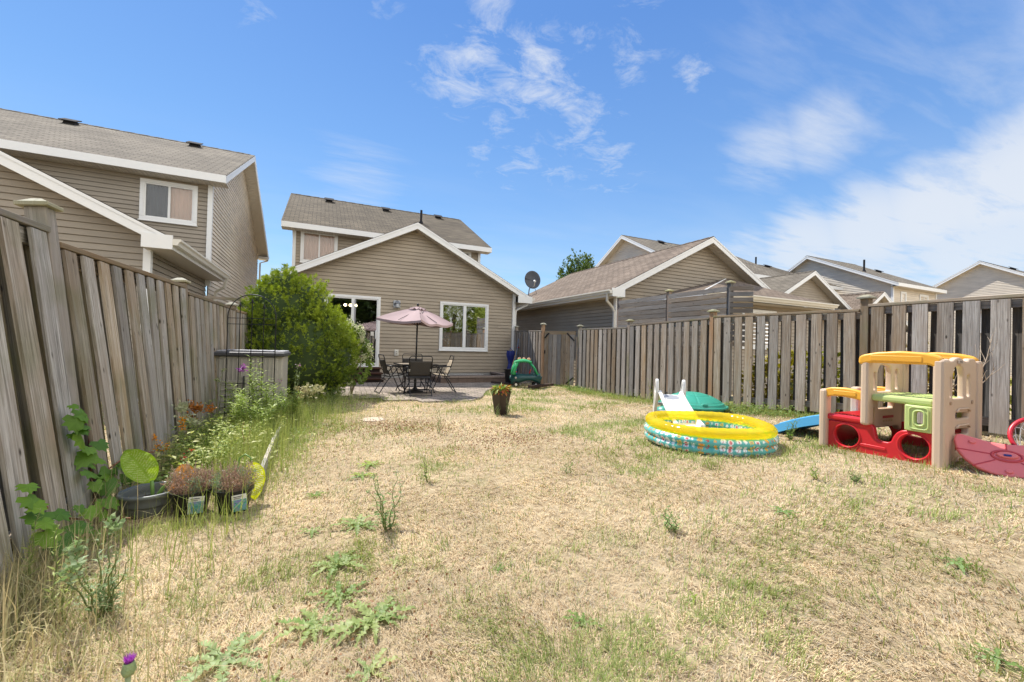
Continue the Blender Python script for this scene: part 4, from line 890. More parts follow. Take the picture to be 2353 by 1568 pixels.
# tall planter on the lawn
def planter():
    x,y=2.78,6.38; z=G(x,y); o=empty('planter',(x,y,z),'tall tapered dark planter with orange-leaved plant standing alone on the lawn','planter')
    pt=plain('dark_brown_planter',(.028,.016,.012),.3,.3); b=MB(); b.lathe([(0,0),(.095,0),(.10,.01),(.165,.38),(.172,.38),(.172,.405),(.155,.405),(.15,.37),(.0,.36)],4,(x,y,z),rot=pi/4+.25); b.build('pot',pt,o,bevel=.006); return o,(x,y,z)
PLANTER=planter()
# ---------------------------------------------------------------- paddling pool
def pool():
    cx,cy,g=4.0,3.35,.165; o=empty('paddling_pool',(cx,cy,g),'round inflatable paddling pool with clear yellow rim and printed turquoise rings','paddling pool')
    rng=random.Random(4)
    W=np.array([.93,.95,.93]);TQ=np.array([.12,.50,.46]);PK=np.array([.75,.17,.17]);OR=np.array([.85,.27,.03]);YE=np.array([.86,.68,.12]);RD=np.array([.62,.07,.05]);GR=np.array([.15,.5,.25]);PU=np.array([.3,.1,.2])
    # printed motifs laid out in (arc length, girth) metres
    mot=[]; seq=['coconut','crab','card','pineapple','star','book','palm','flower','shell','egg']
    def motifs(per,girth,seed):
        rg=random.Random(seed); L=[]; n=int(per/.062)
        for row in range(5):
            for i in range(n): L.append((( i+.5*(row%2))*per/n+rg.uniform(-.01,.01),(row+.5)*girth/5+rg.uniform(-.008,.008),seq[(i*3+row*5)%len(seq)],rg.uniform(-.5,.5)))
        return L
    def colour(u,v,per,L,bins):
        c=TQ
        for (mu,mv,k,a) in bins.get(int(u/.08),()):
            du=(u-mu+per/2)%per-per/2; dv=v-mv; x=du*cos(a)+dv*sin(a); y=-du*sin(a)+dv*cos(a); r=math.hypot(x,y); th=math.atan2(y,x)
            if k in('coconut','palm'):
                if r<.030: c=W if r<.026 else TQ; 
                if r<.026 and abs(math.sin(th*3.5))<.25 and y>-.004: c=GR
                if abs(x)<.0025 and -.024<y<.002: c=RD
            elif k=='pineapple':
                if (x/.022)**2+(y/.028)**2<1: c=W
                if (x/.013)**2+(y/.019)**2<1: c=PK
            elif k=='egg':
                if (x/.017)**2+(y/.022)**2<1: c=W
            elif k=='flower':
                if r<.014: c=OR if abs(math.sin(th*2.5))>.4 else YE
            elif k=='star':
                if r<.010+.008*math.cos(th*5): c=RD
            elif k=='shell':
                if r<.012+.007*math.cos(th*5): c=W
            elif k=='crab':
                if (x/.024)**2+(y/.014)**2<1 or (r<.028 and abs(math.sin(th*4))>.85): c=OR if rng.random()<.6 else YE
            elif k=='card':
                if abs(x)<.022 and abs(y)<.016: c=YE
                if abs(x)<.013 and abs(y)<.009: c=PU if (x>0)^(y>0) else YE
            elif k=='book':
                if abs(x)<.022 and abs(y)<.016: c=W
                if abs(x)<.012 and abs(y)<.01: c=PK
        return c
    def ring(R,rv,rh,zc,seed,nu=760,nv=34):
        per=2*pi*R; girth=2*pi*rv; L=motifs(per,girth,seed); bins={}
        nb=int(per/.08)+1
        for m in L:
            for d in(-1,0,1): bins.setdefault(int((m[0]+d*.06)%per/.08),[]).append(m)
        me=bpy.data.meshes.new('ring'); V=[];F=[];C=[]
        for i in range(nu):
            a=2*pi*i/nu; pk=.004*abs(sin(a*24))
            for j in range(nv):
                b=2*pi*j/nv; rr_=R+(rh-pk)*cos(b); V.append((cx+rr_*cos(a),cy+rr_*sin(a),zc+(rv-pk*.5)*sin(b)))
                C.append(tuple(colour(per*i/nu,girth*j/nv,per,L,bins))+(1,))
        for i in range(nu):
            for j in range(nv): F.append((i*nv+j,((i+1)%nu)*nv+j,((i+1)%nu)*nv+(j+1)%nv,i*nv+(j+1)%nv))
        me.from_pydata(V,[],F); at=me.attributes.new('col','FLOAT_COLOR','POINT'); at.data.foreach_set('color',np.array(C,dtype=np.float32).ravel()); me.shade_smooth()
        m,nt,p=nodemat('printed_vinyl'); an=NN(nt,'ShaderNodeAttribute',attribute_name='col'); nt.links.new(an.outputs['Color'],p.inputs['Base Color']); p.inputs['Roughness'].default_value=.22; p.inputs['Coat Weight'].default_value=.4
        me.materials.append(m); q=bpy.data.objects.new('printed_ring',me); COL.objects.link(q); q.parent=o; q.matrix_parent_inverse=world_of(o).inverted(); return q
    ring(.615,.052,.062,g+.05,1); ring(.62,.052,.064,g+.128,2)
    b=MB(); N=120
    def rim(s,t): a=2*pi*s; q=2*pi*t; pk=.004*abs(sin(a*20)); return (cx+(.60+(.070-pk)*cos(q))*cos(a),cy+(.60+(.070-pk)*cos(q))*sin(a),g+.212+(.060-pk)*sin(q)+.008*sin(a*3+1))
    b.grid(rim,160,20)
    m,nt,p=nodemat('clear_yellow_vinyl'); p.inputs['Base Color'].default_value=(.9,.66,.05,1); p.inputs['Roughness'].default_value=.12; nt.links
    out=nt.nodes['Material Output']; tp=NN(nt,'ShaderNodeBsdfTransparent'); tp.inputs[0].default_value=(1,.9,.15,1); tl=NN(nt,'ShaderNodeBsdfTranslucent'); tl.inputs[0].default_value=(1,.85,.06,1)
    m1=NN(nt,'ShaderNodeMixShader'); m1.inputs[0].default_value=.4; nt.links.new(p.outputs[0],m1.inputs[1]); nt.links.new(tl.outputs[0],m1.inputs[2]); m2=NN(nt,'ShaderNodeMixShader'); m2.inputs[0].default_value=.5; nt.links.new(m1.outputs[0],m2.inputs[1]); nt.links.new(tp.outputs[0],m2.inputs[2]); nt.links.new(m2.outputs[0],out.inputs[0])
    b.build('clear_rim',m,o,smooth=True)
    b=MB(); b.lathe([(0,.012),(.55,.012)],48,(cx,cy,g)); b.build('pool_floor',plain('yellow_green_floor',(.62,.68,.12),.3,.25,9),o)
    wm,nt,p=nodemat('pool_water'); p.inputs['Base Color'].default_value=(.5,.6,.3,1); p.inputs['Roughness'].default_value=.03; p.inputs['Transmission Weight'].default_value=.85; p.inputs['IOR'].default_value=1.33
    nt.nodes.remove(p); gl=NN(nt,'ShaderNodeBsdfGlossy'); gl.inputs['Roughness'].default_value=.02; tp=NN(nt,'ShaderNodeBsdfTransparent'); tp.inputs[0].default_value=(.9,.97,.9,1); fr=NN(nt,'ShaderNodeFresnel'); fr.inputs[0].default_value=1.33; mx=NN(nt,'ShaderNodeMixShader'); nt.links.new(fr.outputs[0],mx.inputs[0]); nt.links.new(tp.outputs[0],mx.inputs[1]); nt.links.new(gl.outputs[0],mx.inputs[2]); nt.links.new(mx.outputs[0],nt.nodes['Material Output'].inputs[0])
    b=MB(); b.lathe([(0,.1),(.57,.1)],48,(cx,cy,g)); b.build('water',wm,o)
pool()
# ---------------------------------------------------------------- white toddler slide
def slide():
    wh=plain('warm_white_plastic',(.74,.72,.68),.35,.04); gy=plain('grey_plastic',(.3,.31,.33),.4,.05)
    bx,by=4.82,4.72; g=.12; o=empty('toddler_slide',(bx,by,g),'white plastic toddler slide with two rounded side rails ending in the pool','slide')
    d=Vector((4.05-bx,3.62-by,0)).normalized()   # downhill
    s=Vector((d.y,-d.x,0))
    if s.x>0: s=-s
    # frame coordinates: u along d, v sideways (towards camera left), z up
    P=lambda u,v,z: Vector((bx,by,g))+d*u+s*v+Vector((0,0,z))
    B4=Matrix(((d.x,0,s.x,bx),(d.y,0,s.y,by),(0,1,0,g),(0,0,0,1)))
    for v,n_ in((.19,'side_rail'),(-.19,'side_rail')):
        outl=[(-.24,.0),(-.13,.0),(-.11,.06),(-.05,.18),(.02,.27),(.07,.36),(.09,.45),(.085,.55),(.06,.62),(.02,.64),(-.03,.60),(-.08,.5),(-.12,.36),(-.18,.18)]
        hole=[(-.02,.44),(.03,.43),(.05,.49),(.045,.56),(.02,.585),(-.01,.56),(-.04,.50)]
        hole2=[(-.11,.2),(-.07,.24),(-.04,.31),(-.06,.35),(-.1,.3)]
        r_=panel(n_,[rnd_poly(outl,.03),rnd_poly(hole,.012),rnd_poly(hole2,.01)],.045,.012,Matrix.Translation(s*v)@B4,wh,o)
        q=panel('rail_inset',[rnd_poly(hole,.012)],.02,.003,Matrix.Translation(s*v)@B4,plain('inset_white',(.62,.6,.55),.5),r_)
    L=1.22; prof=lambda t:(.05+L*t, .40*(1-t)**1.12+.13*t**2+.055*(1-t)*t) 
    def ch(sv,t):
        u,z=prof(t); w=.155; v=w*(2*sv-1); e=abs(2*sv-1); return P(u,v,z+(.055 if e>.86 else 0)+(.0 if e>.86 else .0))
    b=MB(); b.grid(lambda a,t:ch(a,t),16,24); c=b.build('chute',wh,o,smooth=False,solid=.018)
    for sg in(-1,1):
        b=MB(); b.tube([P(prof(t/16)[0],sg*.16,prof(t/16)[1]+.045) for t in range(17)],.02,8); b.build('chute_edge',wh,o,smooth=True)
    b=MB(); b.grid(lambda a,t:Vector(P(.07+.16*t,.11*(a*2-1)*math.sqrt(max(0,1-(2*t-1)**2)),prof(.02+.13*t)[1]+.013)),8,8); b.build('grey_sticker',gy,o)
    for k,(u,z) in enumerate(((-.17,.12),(-.1,.25))):
        b=MB(); b.box(P(u,0,z),(.1,.3,.03),Matrix((d,s,Vector((0,0,1)))).transposed()); b.build('step',gy,o,bevel=.008)
slide()
# ---------------------------------------------------------------- sandbox
def sandbox():
    cx,cy=5.66,5.06; g=G(cx,cy)-.01; gm=plain('faded_green_plastic',(.035,.30,.21),.4,.12,4); o=empty('sandbox',(cx,cy,g),'green plastic sandbox with ribbed domed lid between slide and fence','sandbox')
    b=MB(); b.lathe([(0,0),(.42,0),(.47,.05),(.50,.14),(.49,.15)],40,(cx,cy,g)); b.build('basin',gm,o,smooth=True)
    b=MB()
    def lid(s,t):
        a=2*pi*s; r=.53*t; z=.165+.20*(1-t**2.2)
        grv=max(0,1-abs(((s*8+.3)%1)-.5)/.05) if .12<t<.88 else 0
        ring=max(0,1-abs(t-.5)/.03); ring2=max(0,1-abs(t-.86)/.025)
        z-=.012*max(grv,ring,ring2)*(1 if t<.9 else 0)
        if t>.93: z=.165-.02*(t-.93)/.07
        return (cx+r*cos(a),cy+r*sin(a),g+z)
    b.grid(lid,160,48); b.build('lid',gm,o,smooth=True)
    b=MB(); b.tube([(cx+.53*cos(k*pi/24),cy+.53*sin(k*pi/24),g+.15) for k in range(48)],.02,8,closed=True); b.build('lid_rim',gm,o,smooth=True)
    a=-2.0
    b=MB(); b.box((cx+.45*cos(a),cy+.45*sin(a),g+.205),(.09,.09,.05),Matrix.Rotation(a,3,'Z')); b.build('lid_handle',gm,o,bevel=.015)
    # head and one flipper of the shell shaped box
    hx,hy=cx-.62,cy-.02
    b=MB(); b.lathe([(0,.0),(.12,.01),(.14,.07),(.11,.13),(0,.16)],20,(hx,hy,g)); h=b.build('head',gm,o,smooth=True)
    b=MB(); b.lathe([(0,.0),(.03,.005),(.032,.02),(0,.025)],12,(hx-.03,hy-.09,g+.115)); b.build('eye_patch',plain('pale_yellow_plastic',(.7,.68,.4),.5),h)
sandbox()
# ---------------------------------------------------------------- climbing playhouse
def playhouse():
    o=empty('climbing_playhouse',(5.3,2.2,.22),'plastic climbing playhouse with red base, beige posts, yellow rails and blue slide','playhouse')
    red=plain('red_plastic',(.62,.02,.03),.35,.05,3); be=plain('beige_plastic',(.62,.47,.34),.42,.05,3); ye=plain('yellow_orange_plastic',(.86,.42,.045),.38,.04,3); gn=plain('lime_plastic',(.50,.60,.22),.4,.05,3); bl=plain('blue_plastic',(.10,.42,.75),.35,.05,3)
    g=.20
    def front(hump=True):
        return [(2.645,g),(2.645,.50),(2.30,.512),(2.255,.515),(2.232,.49),(2.222,.43),(2.212,.385),(2.19,.372),(2.12,.370),(2.098,.385),(2.085,.43),(2.06,.475),(2.025,.503),(1.985,.512),(1.90,.515),(1.79,.518),(1.79,g),(1.90,g-.0),(2.2,g),(2.5,g)]
    for X,nm in((4.985,'red_side'),(5.60,'red_side')):
        p=panel(nm,[rnd_poly(front(),.02,3),ell(2.466,.363,.108,.110),ell(1.93,.373,.104,.108)],.05,.012,TX(X),red,o)
        if X<5:
            b=MB(); 
            for (cy_,cz_) in((2.466,.363),(1.93,.373)): b.tube([(X-.026,cy_+.118*cos(k*pi/18),cz_+.118*sin(k*pi/18)) for k in range(36)],.008,6,closed=True)
            b.build('wheel_rim',red,p,smooth=True)
            q=panel('groove',[rr(2.135,.285,2.345,.315,.012)],.012,.004,TX(X-.026),red,p)
    # red low deck with ribs
    b=MB(); b.box((5.29,2.475,.538),(.70,.35,.06)); d=b.build('low_deck',red,o,bevel=.02)
    b=MB()
    for k in range(9): b.box((5.29,2.34+k*.034,.571),(.5,.012,.008))
    b.build('deck_rib',red,d)
    b=MB(); b.box((5.3,2.64,.36),(.58,.03,.28)); b.build('red_partition',red,o,bevel=.01); b=MB(); b.box((5.3,1.95,.235),(.56,.3,.03)); b.build('red_floor',red,o,bevel=.01); b=MB(); b.box((5.3,1.81,.36),(.56,.03,.27)); b.build('red_partition',red,o,bevel=.01)
    # ladder end
    lad=[(4.99,.21),(4.99,1.17),(5.05,1.185),(5.07,1.165),(5.12,1.165),(5.18,1.19),(5.24,1.20),(5.30,1.19),(5.36,1.165),(5.43,1.165),(5.45,1.19),(5.56,1.19),(5.60,1.15),(5.62,.8),(5.64,.5),(5.65,.21),(5.5,.21),(5.45,.255),(5.2,.255),(5.14,.21)]
    holes=[rnd_poly([(5.125,.83),(5.12,1.03),(5.15,1.10),(5.235,1.128),(5.32,1.10),(5.345,1.03),(5.345,.83)],.02),rr(5.052,.84,5.098,1.02,.02),rr(5.40,.84,5.47,1.04,.028),rr(5.185,.645,5.44,.70,.015),rr(5.185,.50,5.44,.555,.015),rr(5.19,.355,5.43,.41,.015)]
    l=panel('ladder_end',[rnd_poly(lad,.02,3)]+holes,.05,.014,TY(1.755),be,o)
    for (z0,z1) in((.71,.735),(.565,.588),(.42,.445),(.27,.3)):
        b=MB(); b.tube([(5.18,1.724,z0),(5.22,1.722,z1),(5.41,1.722,z1),(5.45,1.724,z0)],.009,6); b.build('rung_moulding',be,l,smooth=True)
    for x in(5.075,5.50):
        b=MB(); b.tube([(x,1.735,.79),(x,1.722,.79)],.016,12); b.build('bolt_cap',plain('dark_beige_plug',(.42,.30,.2),.5),l)  # bolt caps in a darker beige than the panel
    b=MB(); b.box((5.24,1.722,1.158),(.085,.006,.032)); q=b.build('maker_plate',plain('plate_beige',(.7,.6,.5),.4),l,bevel=.003)
    b=MB(); 
    for k in range(5): b.box((5.216+k*.012,1.7175,1.158),(.006,.003,.012))
    b.box((5.24,1.7175,1.171),(.07,.003,.002)); b.box((5.24,1.7175,1.145),(.07,.003,.002)); b.build('plate_marks',plain('plate_dark',(.25,.2,.16),.5),q)
    # posts
    def pst(x,y,z0,z1,wx=.115,wy=.078): b=MB(); b.box((x,y,(z0+z1)/2),(wx,wy,z1-z0)); return b.build('post',be,o,bevel=.024)
    pst(4.965,1.752,.19,1.178,.12,.085); pst(5.63,1.752,.22,1.17,.1,.085)
    pst(4.965,2.297,.505,1.172,.11,.075); pst(5.63,2.297,.24,1.172,.11,.09)
    pst(4.965,2.672,.20,.825,.11,.075); pst(5.63,2.70,.24,.83,.12,.09)
    mid=[(5.0,.50),(5.0,1.165),(5.6,1.165),(5.6,.44),(5.55,.42),(5.50,.47),(5.1,.47),(5.05,.5)]
    mh=[rnd_poly([(5.10,.83),(5.10,1.03),(5.14,1.09),(5.23,1.11),(5.34,1.09),(5.37,1.03),(5.37,.83)],.02),rr(5.03,.85,5.07,1.03,.018),rr(5.44,.85,5.50,1.06,.025),rr(5.12,.66,5.42,.735,.02)]
    mp=panel('middle_panel',[rnd_poly(mid,.02,3)]+mh,.06,.015,TY(2.30),be,o)
    b=MB(); b.box((5.30,2.267,.575),(.2,.004,.025)); b.build('red_label',plain('label_red',(.45,.02,.02),.5),mp)
    b=MB()
    for k in range(4): b.box((5.22+k*.05,2.267,.535),(.03,.003,.018))
    b.box((5.02,2.262,.6),(.02,.004,.16)); b.build('label_marks',plain('label_dull',(.5,.36,.2),.5),mp)
    # yellow rails
    top=[(1.728,1.105),(1.732,1.185),(1.765,1.212),(1.85,1.232),(2.02,1.243),(2.2,1.228),(2.31,1.203),(2.348,1.18),(2.352,1.12),(2.33,1.10),(2.30,1.112),(2.26,1.122),(1.82,1.124),(1.79,1.11),(1.765,1.09)]
    lowr=[(2.66,.735),(2.655,.83),(2.60,.848),(2.476,.855),(2.39,.846),(2.32,.828),(2.32,.735),(2.40,.752),(2.50,.762),(2.60,.756)]
    for X in(4.945,5.625):
        y1=panel('top_rail',[rnd_poly(top,.02,3)],.075,.018,TX(X),ye,o); panel('rail_moulding',[rr(1.86,1.145,2.25,1.198,.012)],.01,.004,TX(X-.037),ye,y1)
        y2=panel('low_rail',[rnd_poly(lowr,.02,3)],.06,.014,TX(X+.01),ye,o); panel('rail_moulding',[rr(2.37,.775,2.58,.82,.012)],.01,.004,TX(X+.01-.03),ye,y2)
    # lime deck and window wall
    b=MB(); b.box((5.29,2.03,.785),(.66,.47,.068)); d=b.build('high_deck',gn,o,bevel=.022)
    b=MB()
    for k in range(8):
        for j in range(5): b.box((5.04+k*.072,1.87+j*.085,.821),(.055,.03,.005),Matrix.Rotation(.5,3,'Z'))
    b.build('deck_tread',gn,d)
    for X in(4.955,5.60):
        wp=panel('window_wall',[rnd_poly([(1.80,.515),(1.80,.752),(1.992,.752),(1.992,.515)],.01,2),rr(1.858,.583,1.912,.697,.024)],.04,.01,TX(X),gn,o)
        if X<5:
            for (a,b_,c,d_,rad_) in((1.848,.572,1.922,.708,.009),(1.822,.54,1.955,.735,.006)):
                q=MB(); q.tube([(X-.022,p[0],p[1]) for p in rr(a,b_,c,d_,.03)],rad_,6,closed=True); q.build('window_moulding',gn,wp,smooth=True)
    # blue slide on the far end
    def sl(s,t):
        y=2.62+.72*t; z=.50-.26*t**1.0+.02*sin(pi*t)-(.03*t if t>.9 else 0); x=5.10+.46*s; e=abs(2*s-1)
        return (x+.05*t,y,z+(.06*min(1,(e-.80)/.08) if e>.8 else 0))
    b=MB(); b.grid(sl,20,18); b.build('slide',bl,o,smooth=True,solid=.02)
    b=MB()
    for X in(5.10,5.56): b.grid(lambda s,t,X=X:(X+.05*t,2.62+.72*t,.56-.26*t+.02*sin(pi*t)-(.0+.10*s)),2,14)
    b.box((5.38,3.33,.21),(.46,.04,.1)); b.build('slide_skirt',bl,o,smooth=False,solid=.015)
playhouse()
# ---------------------------------------------------------------- basketball toy
def basketball():
    rd=plain('faded_red_plastic',(.88,.21,.20),.4,.08,3); rs=plain('red_underside',(.6,.06,.07),.4,.08)
    c=Vector((5.09,1.38,.235)); o=empty('toy_backboard',c,'red fan-shaped toy basketball backboard leaning against the playhouse ladder','backboard')
    nf=Vector((-.80,-.36,.60)).normalized(); x=nf.cross(Vector((0,0,1))).normalized()*-1; y=nf.cross(x) 
    if y.z<0: y=-y
    if x.y>0: x=-x
    # x to picture right
    B4=Matrix(((x.x,y.x,nf.x,c.x),(x.y,y.y,nf.y,c.y),(x.z,y.z,nf.z,c.z),(0,0,0,1)))
    outl=[(-.30,.285),(-.285,.335),(-.255,.345),(-.2,.33),(-.1,.30),(0,.29),(.1,.30),(.2,.33),(.255,.345),(.285,.335),(.30,.285),(.285,.19),(.24,.11),(.17,.045),(.09,.01),(0,0),(-.09,.01),(-.17,.045),(-.24,.11),(-.285,.19)]
    p=panel('board',[rnd_poly(outl,.02,3)],.045,.012,B4,rd,o)
    T=lambda a,b_,n: B4@Vector((a,b_,n))
    def bar(pts,r=.007): q=MB(); q.tube([T(*k) for k in pts],r,6); return q
    for pts in(([(-.285,.20,.02),(-.09,.185,.02)]),([(.285,.20,.02),(.09,.185,.02)]),([(-.2,.06,.02),(-.07,.135,.02)]),([(.2,.06,.02),(.07,.135,.02)]),([(0,.29,.02),(0,.225,.02)])): bar(pts).build('groove',rs,p)
    q=MB(); q.tube([T(.085*cos(k*pi/12),.18+.045*sin(k*pi/12),.02) for k in range(24)],.012,6,closed=True); q.build('hub_ring',rs,p,smooth=True)
    panel('hub',[ell(0,.185,.06,.028)],.03,.008,Matrix.Translation(nf*.025)@B4,rd,p); panel('hub_badge',[rr(-.022,.172,.022,.187,.005)],.006,.001,Matrix.Translation(nf*.043)@B4,plain('dark_blue_badge',(.02,.03,.2),.4),p)
    for (a,b_) in((-.19,.275),(.17,.265),(.0,.045)): panel('peg',[ell(a,b_,.022,.017,16)],.02,.006,Matrix.Translation(nf*.025)@B4,rd,p)
    hc=Vector((6.02,1.42,.47)); o=empty('toy_hoop',hc,'red toy basketball hoop with white net propped behind the backboard','basketball hoop')
    nf=Vector((-.8,-.45,.5)).normalized(); x=nf.cross(Vector((0,0,1))).normalized(); y=nf.cross(x)
    b=MB(); b.tube([hc+x*.21*cos(k*pi/20)+y*.21*sin(k*pi/20) for k in range(40)],.018,8,closed=True); b.build('rim',plain('hoop_red',(.6,.02,.04),.35),o,smooth=True)
    b=MB()
    for k in range(12):
        for sg in(-1,1):
            pts=[]
            for t in range(5):
                a=2*pi*(k+sg*t*.55)/12; r=.195*(1-.14*t); pts.append(hc+x*r*cos(a)+y*r*sin(a)-nf*.045*t*.8-Vector((0,0,.012*t*t)))
            b.tube(pts,.0035,5)
    b.build('net',plain('white_cord',(.8,.8,.78),.8),o)
basketball()
# pot with dead sapling
def lathe_pot(x,y,z,r0,r1,h,mat,par,rim=.008,name='pot',n=32):
    b=MB(); b.lathe([(0,0),(r0,0),(r0+.003,.004),(r1*.97,h*.84),(r1*.97+.004,h*.85),(r1+rim,h*.86),(r1+rim,h),(r1-.004,h),(r1-.008,h*.80),(0,h*.80)],n,(x,y,z)); return b.build(name,mat,par,smooth=False)
SX,SY=6.02,1.93; SZ=G(SX,SY)
sap=empty('dead_sapling',(SX,SY,SZ),'leafless pale sapling in a black nursery pot beside the playhouse ladder','potted sapling')
lathe_pot(SX,SY,SZ,.075,.10,.16,M['black'],sap)
MB().lathe([(0,.125),(.092,.125)],24,(SX,SY,SZ)).build('potting_soil',plain('potting_soil',(.05,.035,.025),1,.5,60,.5,80),sap)
bark=plain('pale_twig',(.42,.33,.24),.8,.15)
def twig(b,p,d,L,r,depth):
    pts=[p];q=p.copy();dd=d.copy();n=6
    for i in range(n):
        dd=(dd+Vector((random.uniform(-.2,.2),random.uniform(-.2,.2),random.uniform(-.05,.15)))).normalized(); q=q+dd*L/n; pts.append(q.copy())
    b.tube(pts,[r*(1-.75*i/n) for i in range(n+1)],6)
    if depth:
        for i in(2,3,4,5): twig(b,pts[i],(dd+Vector((random.uniform(-1,1),random.uniform(-1,1),random.uniform(-.1,.6)))).normalized(),L*.5,r*.55,depth-1)
b=MB(); random.seed(23); twig(b,Vector((SX,SY,SZ+.12)),Vector((-.02,-.22,1)).normalized(),.72,.011,2); twig(b,Vector((SX+.02,SY+.03,SZ+.12)),Vector((-.2,.4,1)).normalized(),.5,.008,1); b.build('trunk',bark,sap,smooth=True)
random.seed(5)
# ---------------------------------------------------------------- left bed things
def shed():
    a=Vector((-1.26,6.80,.06)); u=Vector((.97,-.06,0)).normalized(); v=Vector((-u.y,u.x,0)); W=.82; Dp=.55; H_=.90
    o=empty('storage_box',a+u*W/2,'beige resin storage shed with dark-edged lid beside the left fence','storage shed')
    be=plain('resin_beige',(.37,.35,.31),.5,.05,3); dk=plain('resin_charcoal',(.055,.055,.062),.5,.1); lt=plain('resin_lid',(.34,.34,.36),.5,.05)
    R=Matrix((u,v,Vector((0,0,1)))).transposed(); P=lambda x,y,z:a+u*x+v*y+Vector((0,0,z))
    b=MB(); b.box(P(W/2,Dp/2,H_/2),(W,Dp,H_),R); b.build('body',be,o,bevel=.02)
    for k in range(2):
        x0=.06+k*(W/2-.03); x1=x0+W/2-.09
        b=MB(); b.box(P((x0+x1)/2,-.008,.47),(x1-x0,.02,.84),R); d_=b.build('door',be,o,bevel=.006)
        b=MB()
        for i in range(5): b.box(P(x0+.06+i*(x1-x0-.12)/4,-.024,.71),(.012,.014,.30),R)
        for i in range(6): b.box(P((x0+x1)/2,-.024,.13+i*.075),(x1-x0-.06,.014,.012),R)
        b.box(P((x0+x1)/2,-.024,.545),(x1-x0-.04,.014,.03),R); b.build('door_moulding',be,d_,bevel=.003)
    b=MB(); b.box(P(W/2-.05,-.03,.5),(.025,.03,.24),R); b.build('handle',dk,o,bevel=.006)
    b=MB()
    b.box(P(W/2,Dp/2-.02,H_+.02),(W+.07,Dp+.1,.055),R); b.build('lid_edge',dk,o,bevel=.015)
    b=MB()
    for i in range(6): b.box(P(.02+(W)*(i+.5)/6-.0,Dp/2-.01,H_+.058),(W/6-.02,Dp+.03,.022),R)
    b.build('lid_panel',lt,o,bevel=.008)
shed()
def trellis():
    c=Vector((-.79,6.40,0)); u=Vector((.907,-.42,0)); ZS=lambda z:1.2+(z-1.2)*.865; o=empty('garden_trellis',c,'thin black metal arched trellis standing in the weeds in front of the shed','trellis')
    P=lambda x,z:c+u*x*.865+Vector((0,0,ZS(z))); h=.365; r=.0065
    arc=[P(-h,0),P(-h,1.0),P(-h,1.52)]+[P(-h*cos(k*pi/16),1.52+.34*sin(k*pi/16)) for k in range(1,16)]+[P(h,1.52),P(h,1.0),P(h,0)]
    MB().tube(arc,r,6).build('arch_frame',M['black'],o)
    for x,z in((-.18,1.68),(0,1.74),(.18,1.66)):
        b=MB(); b.tube([P(x,0),P(x,z)],r*.85,6); q=b.build('upright',M['black'],o)
        b=MB(); b.tube([P(x,z-.02),P(x,z+.02),P(x,z+.07)],[.006,.014,.001],6); b.tube([P(x-.035,z-.01),P(x,z+.015),P(x+.035,z-.01)],.005,6); b.build('finial',M['black'],q)
    for z in(1.50,1.41,1.01,.92,.51,.42,.06): MB().tube([P(-h,z),P(h,z)],.0045,6).build('crossbar',M['black'],o)
trellis()
e=empty('bed_edging',(-.39,4.8,0),'bleached board on edge bordering the weedy bed','garden edging')
pts=[(-.385,3.66),(-.395,4.3),(-.40,5.1),(-.385,6.3)]
b=MB()
for p,q in zip(pts[:-1],pts[1:]): b.beam((p[0],p[1],.065),(q[0],q[1],.065),.028,.15)
b.build('long_board',M['edge'],e); MB().beam((-.385,3.64,.03),(-.60,3.56,.02),.025,.08).build('short_board',M['edge'],e)
# grey pot
GX,GY=-1.0,3.60; gp=empty('plant_pot',(GX,GY,0),'round grey plastic pot with one large variegated leaf, beside the fence vine','potted plant')
gm=plain('grey_pot',(.14,.155,.16),.45,.08); b=MB(); b.lathe([(0,0),(.105,0),(.112,.01),(.15,.10),(.152,.13),(.168,.14),(.170,.158),(.160,.163),(.150,.155),(.146,.11),(.14,.07),(0,.07)],48,(GX,GY,0)); b.build('pot',gm,gp,smooth=True)
MB().lathe([(0,.085),(.142,.085)],24,(GX,GY,0)).build('potting_soil',plain('dark_potting_soil',(.04,.03,.022),1,.5,60,.5,80),gp)
b=MB(); b.lathe([(0,0),(.026,0),(.028,.012),(0,.02)],12,(GX-.05,GY-.05,.095)); tag(b.build('white_pebble',plain('white_stone',(.7,.7,.65),.7,.1,30,.4,40),smooth=True),'small white pebble lying on the soil in the grey pot','pebble')
